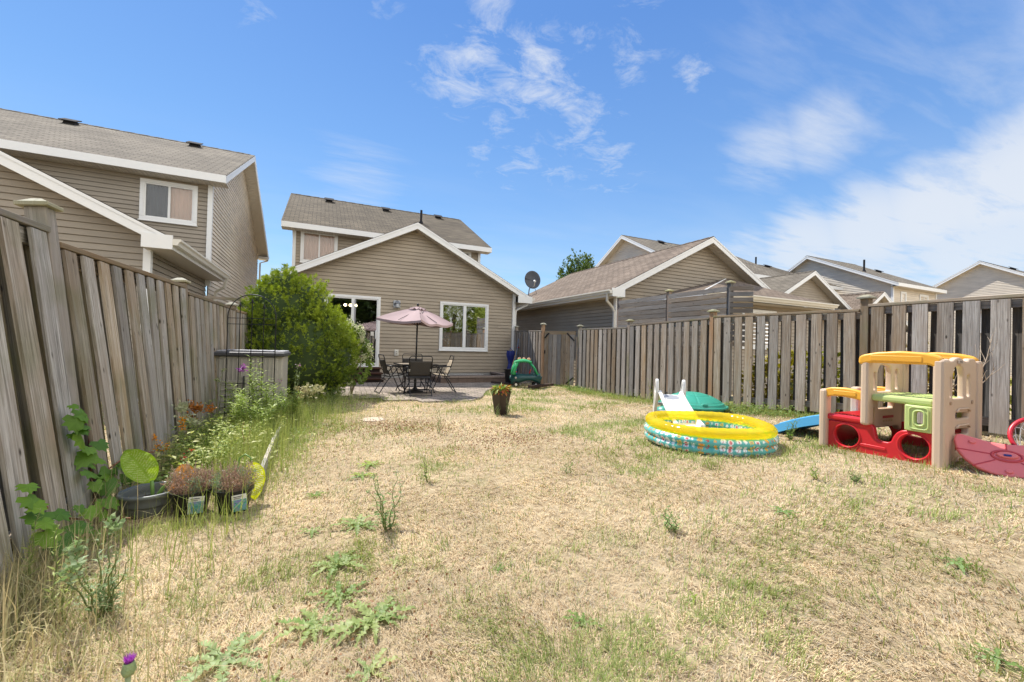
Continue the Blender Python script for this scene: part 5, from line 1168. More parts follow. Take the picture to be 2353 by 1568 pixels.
def nursery(x,y,lab,tilt,cat='potted plant'):
    o=empty('nursery_pot',(x,y,0),lab,cat,'black nursery pots of dry lavender')
    q=lathe_pot(x,y,0,.085,.115,.165,M['black'],o); MB().lathe([(0,.13),(.105,.13)],20,(x,y,0)).build('potting_soil',M['soil'],o)
    # plant label standing against the front
    f=Vector((.18,-1,0)).normalized(); s=Vector((f.y,-f.x,0))*-1; s=Vector((-f.y,f.x,0)); c=Vector((x,y,0))+f*.118+s*.03+Vector((0,0,.088))
    upv=(Vector((0,0,1))+f*.12).normalized(); R=Matrix((s,f,upv)).transposed()@Matrix.Rotation(tilt,3,'Y')
    b=MB(); b.box(c,(.085,.003,.115),R); t_=b.build('plant_tag',plain('tag_white',(.72,.72,.7),.5),o)
    m,nt,p=nodemat('tag_picture'); tc=NN(nt,'ShaderNodeTexCoord'); v_=NN(nt,'ShaderNodeTexVoronoi'); v_.inputs['Scale'].default_value=110; nt.links.new(tc.outputs['Object'],v_.inputs['Vector']); r=NN(nt,'ShaderNodeValToRGB'); sp=NN(nt,'ShaderNodeSeparateColor'); nt.links.new(v_.outputs['Color'],sp.inputs[0]); nt.links.new(sp.outputs[0],r.inputs[0]); el=r.color_ramp.elements; el[0].color=(.05,.25,.2,1); el[1].color=(.25,.2,.5,1); q2=el.new(.5); q2.color=(.12,.4,.35,1); nt.links.new(r.outputs[0],p.inputs['Base Color'])
    b=MB(); b.box(c+R@Vector((0,.0035,-.016)),(.081,.003,.08),R); b.build('tag_picture',m,t_)
    b=MB(); b.box(c+R@Vector((-.008,.004,.046)),(.05,.003,.004),R); b.box(c+R@Vector((-.012,.004,.034)),(.04,.003,.003),R); b.build('tag_print',plain('tag_ink',(.1,.1,.12),.5),t_)
    return o
NP=[(-.75,3.50,nursery(-.75,3.50,'black pot of dry grey-brown lavender between the grey pot and the other black pot',.05)),(-.50,3.45,nursery(-.50,3.45,'black pot of dry lavender with some green tips, nearest the edging board',-.06))]
b=MB(); b.lathe([(0,0),(.17,.0),(.175,.01),(.16,.016),(0,.018)],24,(.79,6.65,G(.79,6.65)+.002)); tag(b.build('cover_plate',plain('beige_cover',(.46,.37,.27),.9,.25,14)),'flat round beige cover plate set in the lawn before the patio','cover')
# ---------------------------------------------------------------- foliage helpers
def vnoise(x,y,s,seed=0):
    x=np.asarray(x)*s+seed*17.3; y=np.asarray(y)*s+seed*9.1; xi=np.floor(x);yi=np.floor(y);fx=x-xi;fy=y-yi; fx=fx*fx*(3-2*fx);fy=fy*fy*(3-2*fy)
    h=lambda a,b: np.modf(np.abs(np.sin(a*127.1+b*311.7+seed)*43758.5453))[0]
    return (h(xi,yi)*(1-fx)+h(xi+1,yi)*fx)*(1-fy)+(h(xi,yi+1)*(1-fx)+h(xi+1,yi+1)*fx)*fy
def rawmesh(name,V,F,C,mat,parent=None,smooth=False):
    """V (N,3), F (M,3) triangles, C (M,3) face colours"""
    me=bpy.data.meshes.new(name); n=len(V); m=len(F); me.vertices.add(n); me.vertices.foreach_set('co',V.astype(np.float32).ravel()); me.loops.add(m*3); me.loops.foreach_set('vertex_index',F.astype(np.int32).ravel()); me.polygons.add(m); me.polygons.foreach_set('loop_start',np.arange(0,m*3,3,dtype=np.int32)); me.update(calc_edges=True)
    at=me.attributes.new('col','FLOAT_COLOR','FACE'); at.data.foreach_set('color',np.concatenate([C,np.ones((m,1))],1).astype(np.float32).ravel())
    me.materials.append(mat); o=bpy.data.objects.new(name,me); COL.objects.link(o)
    if smooth: me.shade_smooth()
    if parent is not None: o.parent=parent; o.matrix_parent_inverse=world_of(parent).inverted()
    return o
def unit(a): return a/np.maximum(np.linalg.norm(a,axis=1,keepdims=True),1e-6)
def leaves(P,D,U,L,W,C,fold=.15,droop=.0):
    """folded leaf of 4 triangles: base, two side points, mid rib, tip"""
    D=unit(D); S=unit(np.cross(D,U)); U2=np.cross(S,D); L=np.asarray(L)[:,None];W=np.asarray(W)[:,None]
    base=P; tip=P+D*L-U2*L*droop; mid=P+D*L*.5+U2*L*.02; l=P+D*L*.42+S*W*.5+U2*W*fold; r=P+D*L*.42-S*W*.5+U2*W*fold
    V=np.stack([base,l,mid,r,tip],1).reshape(-1,3); n=len(P); i=np.arange(n)[:,None]*5
    F=np.concatenate([i+[0,2,1],i+[0,3,2],i+[1,2,4],i+[2,3,4]],1).reshape(-1,3)
    return V,F,np.repeat(C,4,axis=0)
def blades(P,az,lean,L,W,C,curl=.35):
    n=len(P); d=np.stack([np.cos(az),np.sin(az),np.zeros(n)],1); s=np.stack([-np.sin(az),np.cos(az),np.zeros(n)],1); up_=np.array([0,0,1.])
    a1=lean*(1-curl); a2=np.minimum(lean*(1+curl),1.9); L=L[:,None];W=W[:,None]
    m=P+(d*np.sin(a1)[:,None]+up_*np.cos(a1)[:,None])*L*.5; t=m+(d*np.sin(a2)[:,None]+up_*np.cos(a2)[:,None])*L*.5
    V=np.stack([P-s*W*.5,P+s*W*.5,m-s*W*.42,m+s*W*.42,t],1).reshape(-1,3); i=np.arange(n)[:,None]*5
    F=np.concatenate([i+[0,1,3],i+[0,3,2],i+[2,3,4]],1).reshape(-1,3); return V,F,np.repeat(C,3,axis=0)
def merge(parts):
    V=[];F=[];C=[];o=0
    for v,f,c in parts: V.append(v);F.append(f+o);C.append(c);o+=len(v)
    return np.concatenate(V),np.concatenate(F),np.concatenate(C)
GM=leafmat('grass_blades',.25,.75); LM=leafmat('plant_leaves',.35,.5)
def inpoly(x,y,poly):
    r=np.zeros(len(x),bool); n=len(poly)
    for i in range(n):
        (a,b),(c,d)=poly[i],poly[(i+1)%n]
        k=((b>y)!=(d>y))&(x<(c-a)*(y-b)/(d-b+1e-12)+a); r^=k
    return r
def nl(s): # left fence base
    return np.interp(s,[0,3.42,5.72,7.95,12],[-1.42,-1.50,-1.62,-1.72,-1.78])
# ---------------------------------------------------------------- lawn grass
def lawn():
    N=700000; r=(.8**.45+RNG.random(N)*(14.5**.45-.8**.45))**(1/.45); az=rad(24.8)+(RNG.random(N)-.5)*2.75
    x=r*np.sin(az);y=r*np.cos(az)
    k=RNG.random(N)<.38; cell=.055+.01*r; cx=np.round(x/cell)*cell; cy=np.round(y/cell)*cell; jx=vnoise(cx*31,cy*17,1,3)-.5; jy=vnoise(cx*13,cy*29,1,5)-.5
    x=np.where(k,cx+jx*cell+RNG.normal(0,.012,N)*(1+r*.1),x); y=np.where(k,cy+jy*cell+RNG.normal(0,.012,N)*(1+r*.1),y)
    s=x*FD.x+y*FD.y; n=x*FN.x+y*FN.y
    inside=(n>nl(s)-.03)&(n<6.33)&(s>-4.3); outside=((n<nl(s)-.1)&(n>-4)&(s>1))|((n>6.45)&(n<8.2)&(s>0)&(s<9))
    ok=(inside|outside)&(y<13.2)&~inpoly(x,y,PATIO)&~((x-4.0)**2+(y-3.35)**2<.56**2)&~((x-5.66)**2+(y-5.06)**2<.45**2)&~((x-.79)**2+(y-6.65)**2<.2**2)
    x,y,r,s,n,outside=[q[ok] for q in(x,y,r,s,n,outside)]
    # thin bare patches
    bare=vnoise(x,y,1.7,2)*.6+vnoise(x,y,6,4)*.4
    keep=(RNG.random(len(x))<np.where(bare<.33,.45,1)); keep&=~((((x-5.55)/.5)**2+((y-7.5)/.35)**2<1)&(RNG.random(len(x))<.8))
    x,y,r,s,n,bare,outside=[q[keep] for q in(x,y,r,s,n,bare,outside)]; N=len(x)
    gm=vnoise(x,y,.9,7)*.5+vnoise(x,y,2.6,8)*.3+vnoise(x,y,9,9)*.2
    def g2(cx,cy,sx,sy,a): return a*np.exp(-((x-cx)/sx)**2-((y-cy)/sy)**2)
    boost=g2(4.6,7.2,1.4,1.2,.16)+g2(2.9,2.9,.7,.5,.10)+g2(3.0,4.6,.25,.12,.4)+g2(-.3,4.6,.35,1.2,.10)-g2(-.2,2.7,.7,.6,.12)+g2(-.2,8,.7,1.4,.3)+g2(3.9,9.6,1.0,.4,.25)+0+g2(.6,2.3,.7,.8,.05)
    boost+=np.where((n>5.9)&(s>3.5),.28,0)+np.where((n>5.8)&(s>8.5),.2,0)
    pg=np.clip((gm+boost-.52)*2.4,.05,.9); gr=RNG.random(N)<pg
    t=RNG.random((N,1)); t2=RNG.random(N)
    straw=np.array([.72,.59,.385]);tan=np.array([.55,.43,.26]);gry=np.array([.47,.41,.31]);c=straw*t+tan*(1-t); c=np.where((t2<.22)[:,None],gry,c); c*= (.8+.4*vnoise(x,y,3,11))[:,None]
    g1=np.array([.17,.25,.06]);g3=np.array([.36,.38,.13]);gc=g1*t+g3*(1-t)
    c=np.where(gr[:,None],gc,c); rw=(~gr)&(t2>.93); c[rw]=np.array([.34,.21,.12])
    L=np.where(gr,RNG.uniform(.03,.085,N),RNG.uniform(.02,.058,N))*(1+.02*r); side=np.clip((1.0-(n-nl(s)))/1.0,0,1)*(~outside); L*=1+side*.8*RNG.random(N); L*=np.where((x>-1.25)&(x<-.3)&(y>2.9)&(y<3.5),.55,1)
    lean=np.where(gr,RNG.uniform(.3,1.35,N),RNG.uniform(.95,1.56,N)); a=RNG.uniform(0,2*pi,N)*.6+vnoise(x,y,1.2,21)*9
    W=(.0009+.00095*r)*RNG.uniform(.7,1.3,N); P=np.stack([x,y,GN(x,y)-.004],1)
    V,F,C=blades(P,a,lean,L,W,c); tag(rawmesh('lawn_grass',V,F,C,GM),kind='stuff')
    # brown clover heads
    N=2600; q=RNG.random(N); cx=np.where(q<.45,.95,np.where(q<.8,2.0,1.5)); cy=np.where(q<.45,5.9,np.where(q<.8,4.5,5.4)); x=cx+RNG.normal(0,.42,N);y=cy+RNG.normal(0,.30,N); 
    x=np.concatenate([x,RNG.uniform(-.3,.8,90)]);y=np.concatenate([y,RNG.uniform(1.5,2.1,90)]); N=len(x)
    z=GN(x,y)+RNG.uniform(.02,.07,N); P=np.stack([x,y,z],1); D=RNG.normal(0,1,(N,3)); U=RNG.normal(0,1,(N,3)); t=RNG.random((N,1)); C=np.array([.17,.08,.045])*t+np.array([.30,.17,.09])*(1-t)
    V,F,C=leaves(P,D,U,np.full(N,.016),np.full(N,.014),C,.3); tag(rawmesh('dry_clover',V,F,C,GM),kind='stuff')
lawn()
def tall_grass():
    parts=[]
    def patch(n,cx,cy,sx,sy,L0,L1,cols,lean=.5,w=.004):
        x=RNG.normal(cx,sx,n);y=RNG.normal(cy,sy,n); s=x*FD.x+y*FD.y; nn=x*FN.x+y*FN.y; ok=(nn>nl(s)+.02)&(nn<6.25); x,y=x[ok],y[ok]; n=len(x)
        t=RNG.random((n,1)); c=np.array(cols[0])*t+np.array(cols[1])*(1-t)
        parts.append(blades(np.stack([x,y,GN(x,y)-.01],1),RNG.uniform(0,2*pi,n),np.abs(RNG.normal(0,lean,n)),RNG.uniform(L0,L1,n),RNG.uniform(.6,1.2,n)*w,c,.5))
    gg=[(.20,.28,.06),(.42,.44,.15)]; dd=[(.55,.45,.27),(.34,.34,.15)]
    patch(3400,-.60,5.0,.16,.9,.15,.42,gg,.45); patch(1500,-.45,6.3,.25,.5,.15,.4,gg,.45); patch(1100,-.22,4.9,.10,.7,.05,.15,gg,.8); patch(2200,-.25,7.3,.45,.6,.12,.34,gg,.6)
    patch(1500,-1.25,2.75,.10,.3,.10,.30,dd,.8); patch(900,-.85,3.25,.28,.06,.04,.12,gg,1.0,.003); patch(200,-.75,3.1,.3,.1,.04,.10,gg,.9,.003); patch(1500,-1.2,2.3,.15,.4,.15,.38,dd,.7); patch(1200,-.9,1.9,.3,.3,.08,.26,dd,.9)
    patch(1200,-1.3,4.2,.1,.6,.2,.45,dd,.5); patch(900,.2,9.0,.5,.25,.1,.3,gg,.5); patch(700,6.15,6.8,.10,1.0,.1,.3,gg,.5); patch(900,6.2,4.6,.12,.8,.08,.25,gg,.6); patch(500,6.3,9.3,.25,.5,.1,.25,gg,.6)
    patch(260,2.6,8.15,.5,.08,.05,.14,gg,.6); patch(300,1.3,8.75,.35,.15,.05,.2,gg,.6); patch(260,3.1,9.4,.3,.5,.04,.12,gg,.7); patch(160,1.6,10.0,.5,.5,.03,.10,gg,.7); patch(300,5.2,10.5,.4,.25,.05,.16,gg,.6)
    patch(300,5.2,1.75,.3,.08,.06,.14,gg,.6); patch(400,5.35,2.2,.25,.3,.05,.13,gg,.6)
    V,F,C=merge(parts); tag(rawmesh('tall_grass',V,F,C,GM),kind='stuff')
tall_grass()
# low mixed weeds filling the bed and the fence foot
def ground_cover():
    parts=[]
    def patch(n,cx,cy,sx,sy,z0,z1,l,cols):
        x=RNG.normal(cx,sx,n);y=RNG.normal(cy,sy,n); s=x*FD.x+y*FD.y; nn=x*FN.x+y*FN.y; ok=(nn>nl(s)+.04)&(nn<6.26)&((y>3.78)|(x>1)); x,y=x[ok],y[ok]; n=len(x)
        P=np.stack([x,y,GN(x,y)+RNG.uniform(z0,z1,n)*vnoise(x,y,5,31)],1); a=RNG.uniform(0,2*pi,n); D=np.stack([np.cos(a),np.sin(a),RNG.uniform(-.2,.7,n)],1); U=np.stack([RNG.normal(0,.4,n),RNG.normal(0,.4,n),np.ones(n)],1)
        t=RNG.random((n,1)); c=np.array(cols[0])*t+np.array(cols[1])*(1-t); LL=RNG.uniform(.6,1.3,n)*l; parts.append(leaves(P,D,U,LL,LL*.42,c,.2,.15))
    g=[(.12,.20,.045),(.30,.36,.09)]; y_=[(.34,.38,.10),(.50,.50,.20)]
    patch(2600,-.95,5.0,.28,.75,.03,.45,.05,y_); patch(1800,-1.15,4.3,.2,.5,.03,.35,.05,g); patch(1500,-1.2,6.2,.25,.8,.03,.5,.05,g); patch(1200,-.3,8.1,.5,.4,.02,.3,.045,g); patch(900,-.2,6.2,.12,.8,.02,.13,.03,g)
    patch(1300,6.15,4.6,.15,.9,.02,.22,.05,[(.09,.16,.04),(.25,.33,.1)]); patch(500,6.25,8.2,.15,.8,.02,.2,.04,g); patch(500,6.5,9.6,.25,.4,.02,.2,.04,[(.06,.15,.04),(.15,.3,.07)]); patch(350,4.0,9.5,.4,.25,.02,.1,.03,g)
    V,F,C=merge(parts); tag(rawmesh('ground_cover',V,F,C,LM),kind='stuff')
ground_cover()
def stems(mb,p,h,n,spread,r,rs):
    out=[]
    for i in range(n):
        a=rs.uniform(0,2*pi); sp=spread*rs.uniform(.2,1); hh=h*rs.uniform(.7,1) if i else h; pts=[]
        b=Vector(p)+Vector((cos(a),sin(a),0))*.02
        for k in range(8): t=k/7; pts.append(b+Vector((cos(a)*sp*t**1.3+.01*sin(k*2+i),sin(a)*sp*t**1.3+.01*cos(k*2.3+i),hh*t)))
        mb.tube(pts,[r*(1-.7*k/7) for k in range(8)],5); out.append(pts)
    return out
def plant(name,label,cat,x,y,h,nst,leafL,leafW,c1,c2,spread=.1,per=26,up_=.5,flower=None,fcol=None,group=None,seed=1,stemc=(.16,.2,.06),t0=.05,z=None,shrink=.6,fl_r=.03,fl_n=18,jag=False,flname='flower'):
    rs=random.Random(seed); rn=np.random.default_rng(seed); z=G(x,y) if z is None else z
    o=empty(name,(x,y,z),label,cat,group); mb=MB(); st=stems(mb,(x,y,z),h,nst,spread,.0045,rs); mb.build('stem',plain('stem_green',stemc,.7,.2),o,smooth=True)
    P=[];D=[];U=[];L=[];C=[]
    for pts in st:
        for i in range(per):
            t=t0+(1-t0)*(i+rs.random())/per; f=t*7; k=min(int(f),6); p=pts[k].lerp(pts[k+1],f-k); a=i*2.4+rs.uniform(-.4,.4); P.append(p); D.append((cos(a),sin(a),up_+rs.uniform(-.3,.3))); U.append((0,0,1)); L.append(leafL*(1-shrink*t)*rs.uniform(.7,1.2)); q=rs.random(); C.append([c1[j]*q+c2[j]*(1-q) for j in range(3)])
    P=np.array(P);D=np.array(D,float);U=np.array(U,float)+rn.normal(0,.25,(len(P),3));L=np.array(L);C=np.array(C); lw=L*leafW/leafL
    pr=[leaves(P,D,U,L,lw,C,.2,.25)]
    if jag:
        for sg in(-1,1):
            for tt in(.3,.6): S=unit(np.cross(unit(D),U)); pr.append(leaves(P+unit(D)*L[:,None]*tt,unit(D)*.6+S*sg,U,L*.35,lw*.5,C,.1,.1))
    V,F,Cc=merge(pr); rawmesh('leaves',V,F,Cc,LM,o)
    if flower:
        for k,pts in enumerate(st[:flower] if isinstance(flower,int) else st):
            e=pts[-1]; m=fl_n; a=rn.uniform(0,2*pi,m); PP=np.array(e)+rn.normal(0,fl_r*.5,(m,3)); DD=np.stack([np.cos(a),np.sin(a),rn.uniform(.0,1.4,m)],1); q=rn.random((m,1)); CC=np.array(fcol[0])*q+np.array(fcol[1])*(1-q)
            v,f,c=leaves(PP,DD,rn.normal(0,1,(m,3)),np.full(m,fl_r*.8),np.full(m,fl_r*.5),CC,.2); rawmesh(flname,v,f,c,LM,o)
    return o
YG=(.34,.42,.08);MG=(.14,.22,.05);DG=(.06,.12,.035);GG=(.22,.29,.14)
# goldenrod and weeds before the shed
GRP='tall weeds in front of the storage shed'
for i,(x,y,h,lab) in enumerate(((-0.69,6.24,0.98,'tallest bright green feathery weed growing through the middle of the trellis'),(-0.93,6.32,0.63,'bright green weed at the left foot of the trellis'),(-0.53,6.11,0.65,'bushy bright green weed at the right foot of the trellis'),(-0.84,6.02,0.56,'short leafy weed just left of the tallest one inside the trellis'),(-0.43,6.32,0.54,'low bright weed just outside the right trellis post'),(-.78,5.85,.50,'bright weed in front of the trellis, nearest the orange dried flowers'),(-.58,5.75,.45,'bright weed in front of the trellis on the edging board side'),(-.30,6.6,.50,'bright weed at the right corner of the storage shed'))):
    plant('goldenrod',lab,'weed',x,y,h,10,.10,.019,(.42,.50,.13),(.24,.35,.08),.15,52,.6,group=GRP,shrink=.3,t0=.02,seed=10+i)
plant('thistle','tall thin branching thistle with a purple head right of the trellis','thistle',-0.33,6.54,0.83,5,.07,.02,GG,MG,.22,16,.4,flower=2,fcol=((.35,.08,.35),(.25,.3,.12)),seed=31,fl_r=.03,jag=True)
plant('thistle','thin grey-green thistle against the left part of the shed door','thistle',-1.14,6.41,0.77,3,.06,.018,GG,MG,.07,16,.4,flower=3,fcol=((.35,.38,.2),(.25,.3,.12)),seed=32,fl_r=.03,jag=True)
plant('spiked_weed','slim weed topped by a purple flower spike inside the trellis','weed',-0.88,6.54,0.79,2,.05,.012,MG,YG,.03,18,.6,flower=1,fcol=((.36,.12,.36),(.25,.08,.3)),seed=33,fl_r=.05,fl_n=60)
plant('aster','pale seeding weed with fluffy cream tops before the cedar','weed',-0.04,6.75,0.50,5,.04,.012,(.42,.42,.22),GG,.12,30,.6,flower=5,fcol=((.40,.38,.22),(.30,.30,.15)),seed=34,fl_r=.06,fl_n=40)
plant('aster','slim pale weed standing left of the fluffy topped weed','weed',-0.21,6.67,0.50,3,.04,.012,(.42,.42,.22),MG,.05,26,.6,flower=3,fcol=((.5,.44,.26),(.4,.34,.18)),seed=35,fl_r=.04,fl_n=30)
plant('feathery_weed','soft blue-green feathery weed at the foot of the cedar','weed',.25,8.2,.42,9,.07,.006,(.13,.22,.08),(.2,.3,.12),.22,30,.6,seed=36)
plant('sprig_weed','small pale weed sprig between cedar and patio edge','weed',.62,8.45,.42,2,.05,.012,YG,(.45,.45,.2),.12,16,.5,flower=2,fcol=((.5,.5,.3),(.4,.42,.2)),seed=37,fl_r=.03)
plant('sprig_weed','lone upright yellow-green weed right of the cedar foot','weed',.42,8.0,.36,1,.06,.014,YG,(.4,.45,.15),.03,26,.6,seed=38)
# yellow-green leafy perennials in the bed
for i,(x,y,h,lab) in enumerate(((-.85,4.45,.34,'leafy yellow-green perennial just behind the dry lavender pots'),(-.98,4.95,.36,'leafy yellow-green perennial in the middle of the bed'),(-1.05,5.55,.38,'leafy yellow-green perennial in the bed nearest the shed'),(-.72,5.3,.34,'leafy yellow-green perennial towards the edging board'))):
    plant('perennial',lab,'perennial',x,y,h,24,.08,.030,(.44,.50,.12),(.20,.30,.06),.28,24,.3,group='leafy perennials in the weedy bed',seed=50+i)
OR=((.80,.36,.03),(.7,.28,.03))
plant('butterfly_weed','orange flowered plant against the fence, nearest the grey pot','flower',-1.17,4.50,.33,4,.05,.012,MG,DG,.08,22,.5,flower=3,fcol=OR,seed=61,fl_r=.028,fl_n=26)
plant('butterfly_weed','orange flowered plant beside the pale seed head','flower',-1.16,4.84,.42,2,.05,.012,MG,YG,.05,24,.5,flower=2,fcol=OR,seed=62,fl_r=.03,fl_n=26)
plant('seeding_weed','fluffy pale green seed head beside the fence in the bed','weed',-1.15,5.05,.50,3,.045,.010,(.42,.45,.25),MG,.05,40,.7,flower=3,fcol=((.5,.52,.34),(.4,.42,.24)),seed=63,fl_r=.05,fl_n=70)
plant('dried_flower','brown-orange dried flower cluster before the fence near the shed','flower',-1.12,5.45,.46,5,.05,.012,MG,DG,.10,22,.5,flower=5,fcol=((.50,.20,.04),(.32,.12,.03)),seed=64,fl_r=.045,fl_n=40)
plant('dry_stalk','thin yellowing stalk with reddish stem among the grass by the edging board','weed',-.58,4.6,.42,2,.06,.02,(.5,.45,.15),YG,.05,20,.2,seed=65,stemc=(.25,.12,.06))
plant('red_flower','small plant with two red blooms behind the dieffenbachia pot','flower',-.95,4.05,.30,3,.05,.025,MG,YG,.08,14,.4,flower=2,fcol=((.5,.02,.02),(.35,.01,.02)),seed=66,fl_r=.02,fl_n=14)
for i,(x,y,h,lab) in enumerate(((-1.05,2.1,.42,'blurry yellow-green weed in the bottom left corner of the yard'),(-.95,2.35,.40,'upright pale weed left of the near thistle'),(-1.15,2.55,.42,'thin weed with pinkish top beside the nearest fence boards'))):
    plant('goldenrod',lab,'weed',x,y,h,2,.06,.012,(.38,.44,.12),(.25,.32,.08),.05,34,.8,group='thin weeds along the near fence',seed=70+i)
plant('thistle','spiny blue-green thistle with three bristly buds near the left fence','thistle',-.80,2.35,.34,9,.07,.011,(.15,.24,.09),(.24,.33,.14),.14,16,.4,flower=3,fcol=((.35,.42,.25),(.2,.3,.12)),seed=80,fl_r=.035,fl_n=50,jag=True)
plant('thistle','tall branching green thistle standing in the middle of the dry lawn','thistle',.43,2.68,.36,6,.065,.016,(.14,.25,.07),(.22,.33,.1),.15,16,.35,flower=5,fcol=((.2,.3,.12),(.28,.35,.16)),seed=81,fl_r=.014,fl_n=14,jag=True)
plant('thistle','small thistle in the open lawn below the paddling pool','thistle',1.95,1.88,.15,3,.045,.015,(.16,.27,.09),(.24,.34,.12),.04,14,.6,seed=82,jag=True)
plant('thistle','tiny dark thistle seedling in the lawn below the playhouse','thistle',3.84,1.85,.10,4,.04,.014,DG,MG,.07,12,.4,seed=83,jag=True)
# purple thistle in the very foreground
o=empty('thistle',(-.42,1.34,0),'single purple thistle flower poking up at the bottom edge of the picture','thistle'); 
PX,PY,PZ=-.405,1.35,.35
b=MB(); b.tube([(-.42,1.34,0),(-.415,1.345,.18),(PX,PY,PZ)],[.005,.005,.006],8); b.build('stem',plain('stem_pale',(.3,.36,.18),.7,.15),o,smooth=True)
b=MB(); b.lathe([(0,0),(.011,.003),(.015,.014),(.012,.03),(.010,.034)],14,(PX,PY,PZ)); b.build('bud',plain('bud_green',(.25,.33,.15),.7,.25,90,.5,200),o,smooth=True)
n=160; a=RNG.uniform(0,2*pi,n); q=RNG.random(n)**.6; D=np.stack([np.cos(a)*q*.55,np.sin(a)*q*.55,np.ones(n)],1); P=np.array([[PX,PY,PZ+.028]])+D*[[.008,.008,0]]; t=RNG.random((n,1)); V,F,C=leaves(P,D,RNG.normal(0,1,(n,3)),RNG.uniform(.02,.028,n),np.full(n,.0022),np.array([.36,.06,.42])*t+np.array([.52,.2,.6])*(1-t),.1); rawmesh('petals',V,F,C,LM,o)
# rosettes
def rosette(label,x,y,R_,n,c1,c2,up_=.35,seed=1,wid=.20,name='weed_rosette',cat='weed'):
    rn=np.random.default_rng(seed); z=G(x,y); o=empty(name,(x,y,z),label,cat,'flat weed rosettes in the dry lawn'); parts=[]
    for i in range(n):
        a=2*pi*i/n+rn.uniform(-.25,.25); L=R_*rn.uniform(.6,1.05); e=up_*rn.uniform(.5,1.5); q=rn.random(); c=np.array(c1)*q+np.array(c2)*(1-q); K=9
        ax=[];
        for k in range(K+1): t=k/K; ax.append((x+cos(a)*L*t,y+sin(a)*L*t,z+.01+L*(e*t-(e+.12)*t*t*.8)+.006*sin(k*2.)))
        ax=np.array(ax); S=np.array([-sin(a),cos(a),0]); T=np.array([cos(a),sin(a),0]); Vv=[];Ff=[]; M_=2*K
        for k in range(M_+1):
            t=k/M_; c0=ax[min(int(t*K),K-1)]*(1-(t*K-min(int(t*K),K-1)))+ax[min(int(t*K)+1,K)]*(t*K-min(int(t*K),K-1)); env=(sin(pi*min(1,t*.8+.18))**.8)*L*wid*.62; w=env*(rn.uniform(.85,1.15) if k%2 else .34)
            for sg in(-1,0,1): Vv.append(c0+S*sg*w+T*(abs(sg)*w*.35 if k%2 else 0)+np.array([0,0,abs(sg)*w*rn.uniform(.1,.5)]))
        for k in range(M_):
            q0=k*3
            for u_ in(0,1): Ff+=[(q0+u_,q0+u_+1,q0+u_+4),(q0+u_,q0+u_+4,q0+u_+3)]
        Cc_=np.tile(c,(len(Ff),1))*rn.uniform(.85,1.15,(len(Ff),1)); Cc_[1::4]*=1.12
        parts.append((np.array(Vv),np.array(Ff),Cc_))
    V,F,C=merge(parts); rawmesh('leaves',V,F,C,LM,o); return o
TG=((.17,.26,.07),(.30,.36,.13))
for i,(x,y,R_,n,c1,c2,lab) in enumerate((
 (.26,2.82,.17,11,*TG,'jagged rosette lying flat just left of the tall lawn thistle'),(.12,2.36,.19,12,*TG,'star-shaped pale jagged rosette in the lower middle lawn'),(.12,2.06,.17,9,*TG,'loose jagged rosette between two others in the lower lawn'),
 (.02,1.90,.17,9,*TG,'bright upright rosette left of the biggest lower rosette'),(.25,1.83,.20,13,*TG,'biggest dark-toothed rosette in the lower lawn'),(.40,2.25,.07,6,(.42,.46,.2),(.5,.5,.28),'tiny pale yellow rosette above a bare dark spot'),
 (.20,1.55,.15,6,(.22,.34,.15),(.42,.42,.15),'broad-leaved rosette at the bottom edge of the lawn'),(.0,2.84,.10,7,*TG,'small dark rosette at far left of the thistle group'),(.48,4.15,.17,10,MG,YG,'low green rosette in the middle distance, farther of a pair'),
 (.38,3.84,.16,9,MG,YG,'low green rosette in the middle distance, nearer of a pair'),(.87,1.96,.06,6,*TG,'little rosette beside a bent dry stem in the lawn'),(1.02,1.43,.10,7,*TG,'grey-green rosette near the bottom centre of the lawn'),
 (-.28,1.83,.19,9,(.24,.33,.13),(.34,.41,.19),'pale dusty jagged rosette near the bottom left'),(-.12,1.62,.10,6,*TG,'small broad rosette at the bottom edge left of centre'),(2.77,1.73,.11,8,MG,(.25,.36,.14),'flat green rosette in the right-hand lawn'),
 (1.55,1.35,.05,5,YG,MG,'tiny bright seedling in the lower right lawn'),(2.9,.95,.12,7,MG,(.25,.36,.14),'dark green tuft at the right edge of the lawn'),(.02,3.5,.10,8,MG,YG,'small green tuft on the lawn left of the rosette pair'),(2.2,.62,.10,7,MG,(.25,.36,.14),'green tuft in the bottom right corner of the lawn'))):
    rosette(lab,x,y,R_,n,c1,c2,.35,200+i)
for x,y,h,lab,s_ in((1.42,5.25,.36,'thin dark green spike standing alone in the far lawn',91),(.87,3.47,.22,'slender bright yellow-green spike in the middle of the lawn',92),(2.0,3.1,.14,'small leaning green sprig in the lawn before the pool',93),(3.62,2.0,.16,'slender yellow-green sprig below the playhouse wheels',94),(4.9,3.0,.26,'small grey-green sprig before the end of the blue slide',95),(6.28,9.7,.5,'pale leafy weed against the fence right of the gate',96),(6.2,6.5,.55,'climbing weed with orange leaves on the post behind the sandbox',97),(6.1,5.3,.4,'tall thin weed against the fence right of the sandbox',98)):
    plant('sprig_weed',lab,'weed',x,y,h,2 if s_<95 else 4,.05 if s_<95 else .06,.012 if s_<95 else .03,YG if s_ in(92,94) else MG,MG if s_!=97 else (.3,.25,.06),.03 if s_<95 else .12,20,.7,seed=s_)
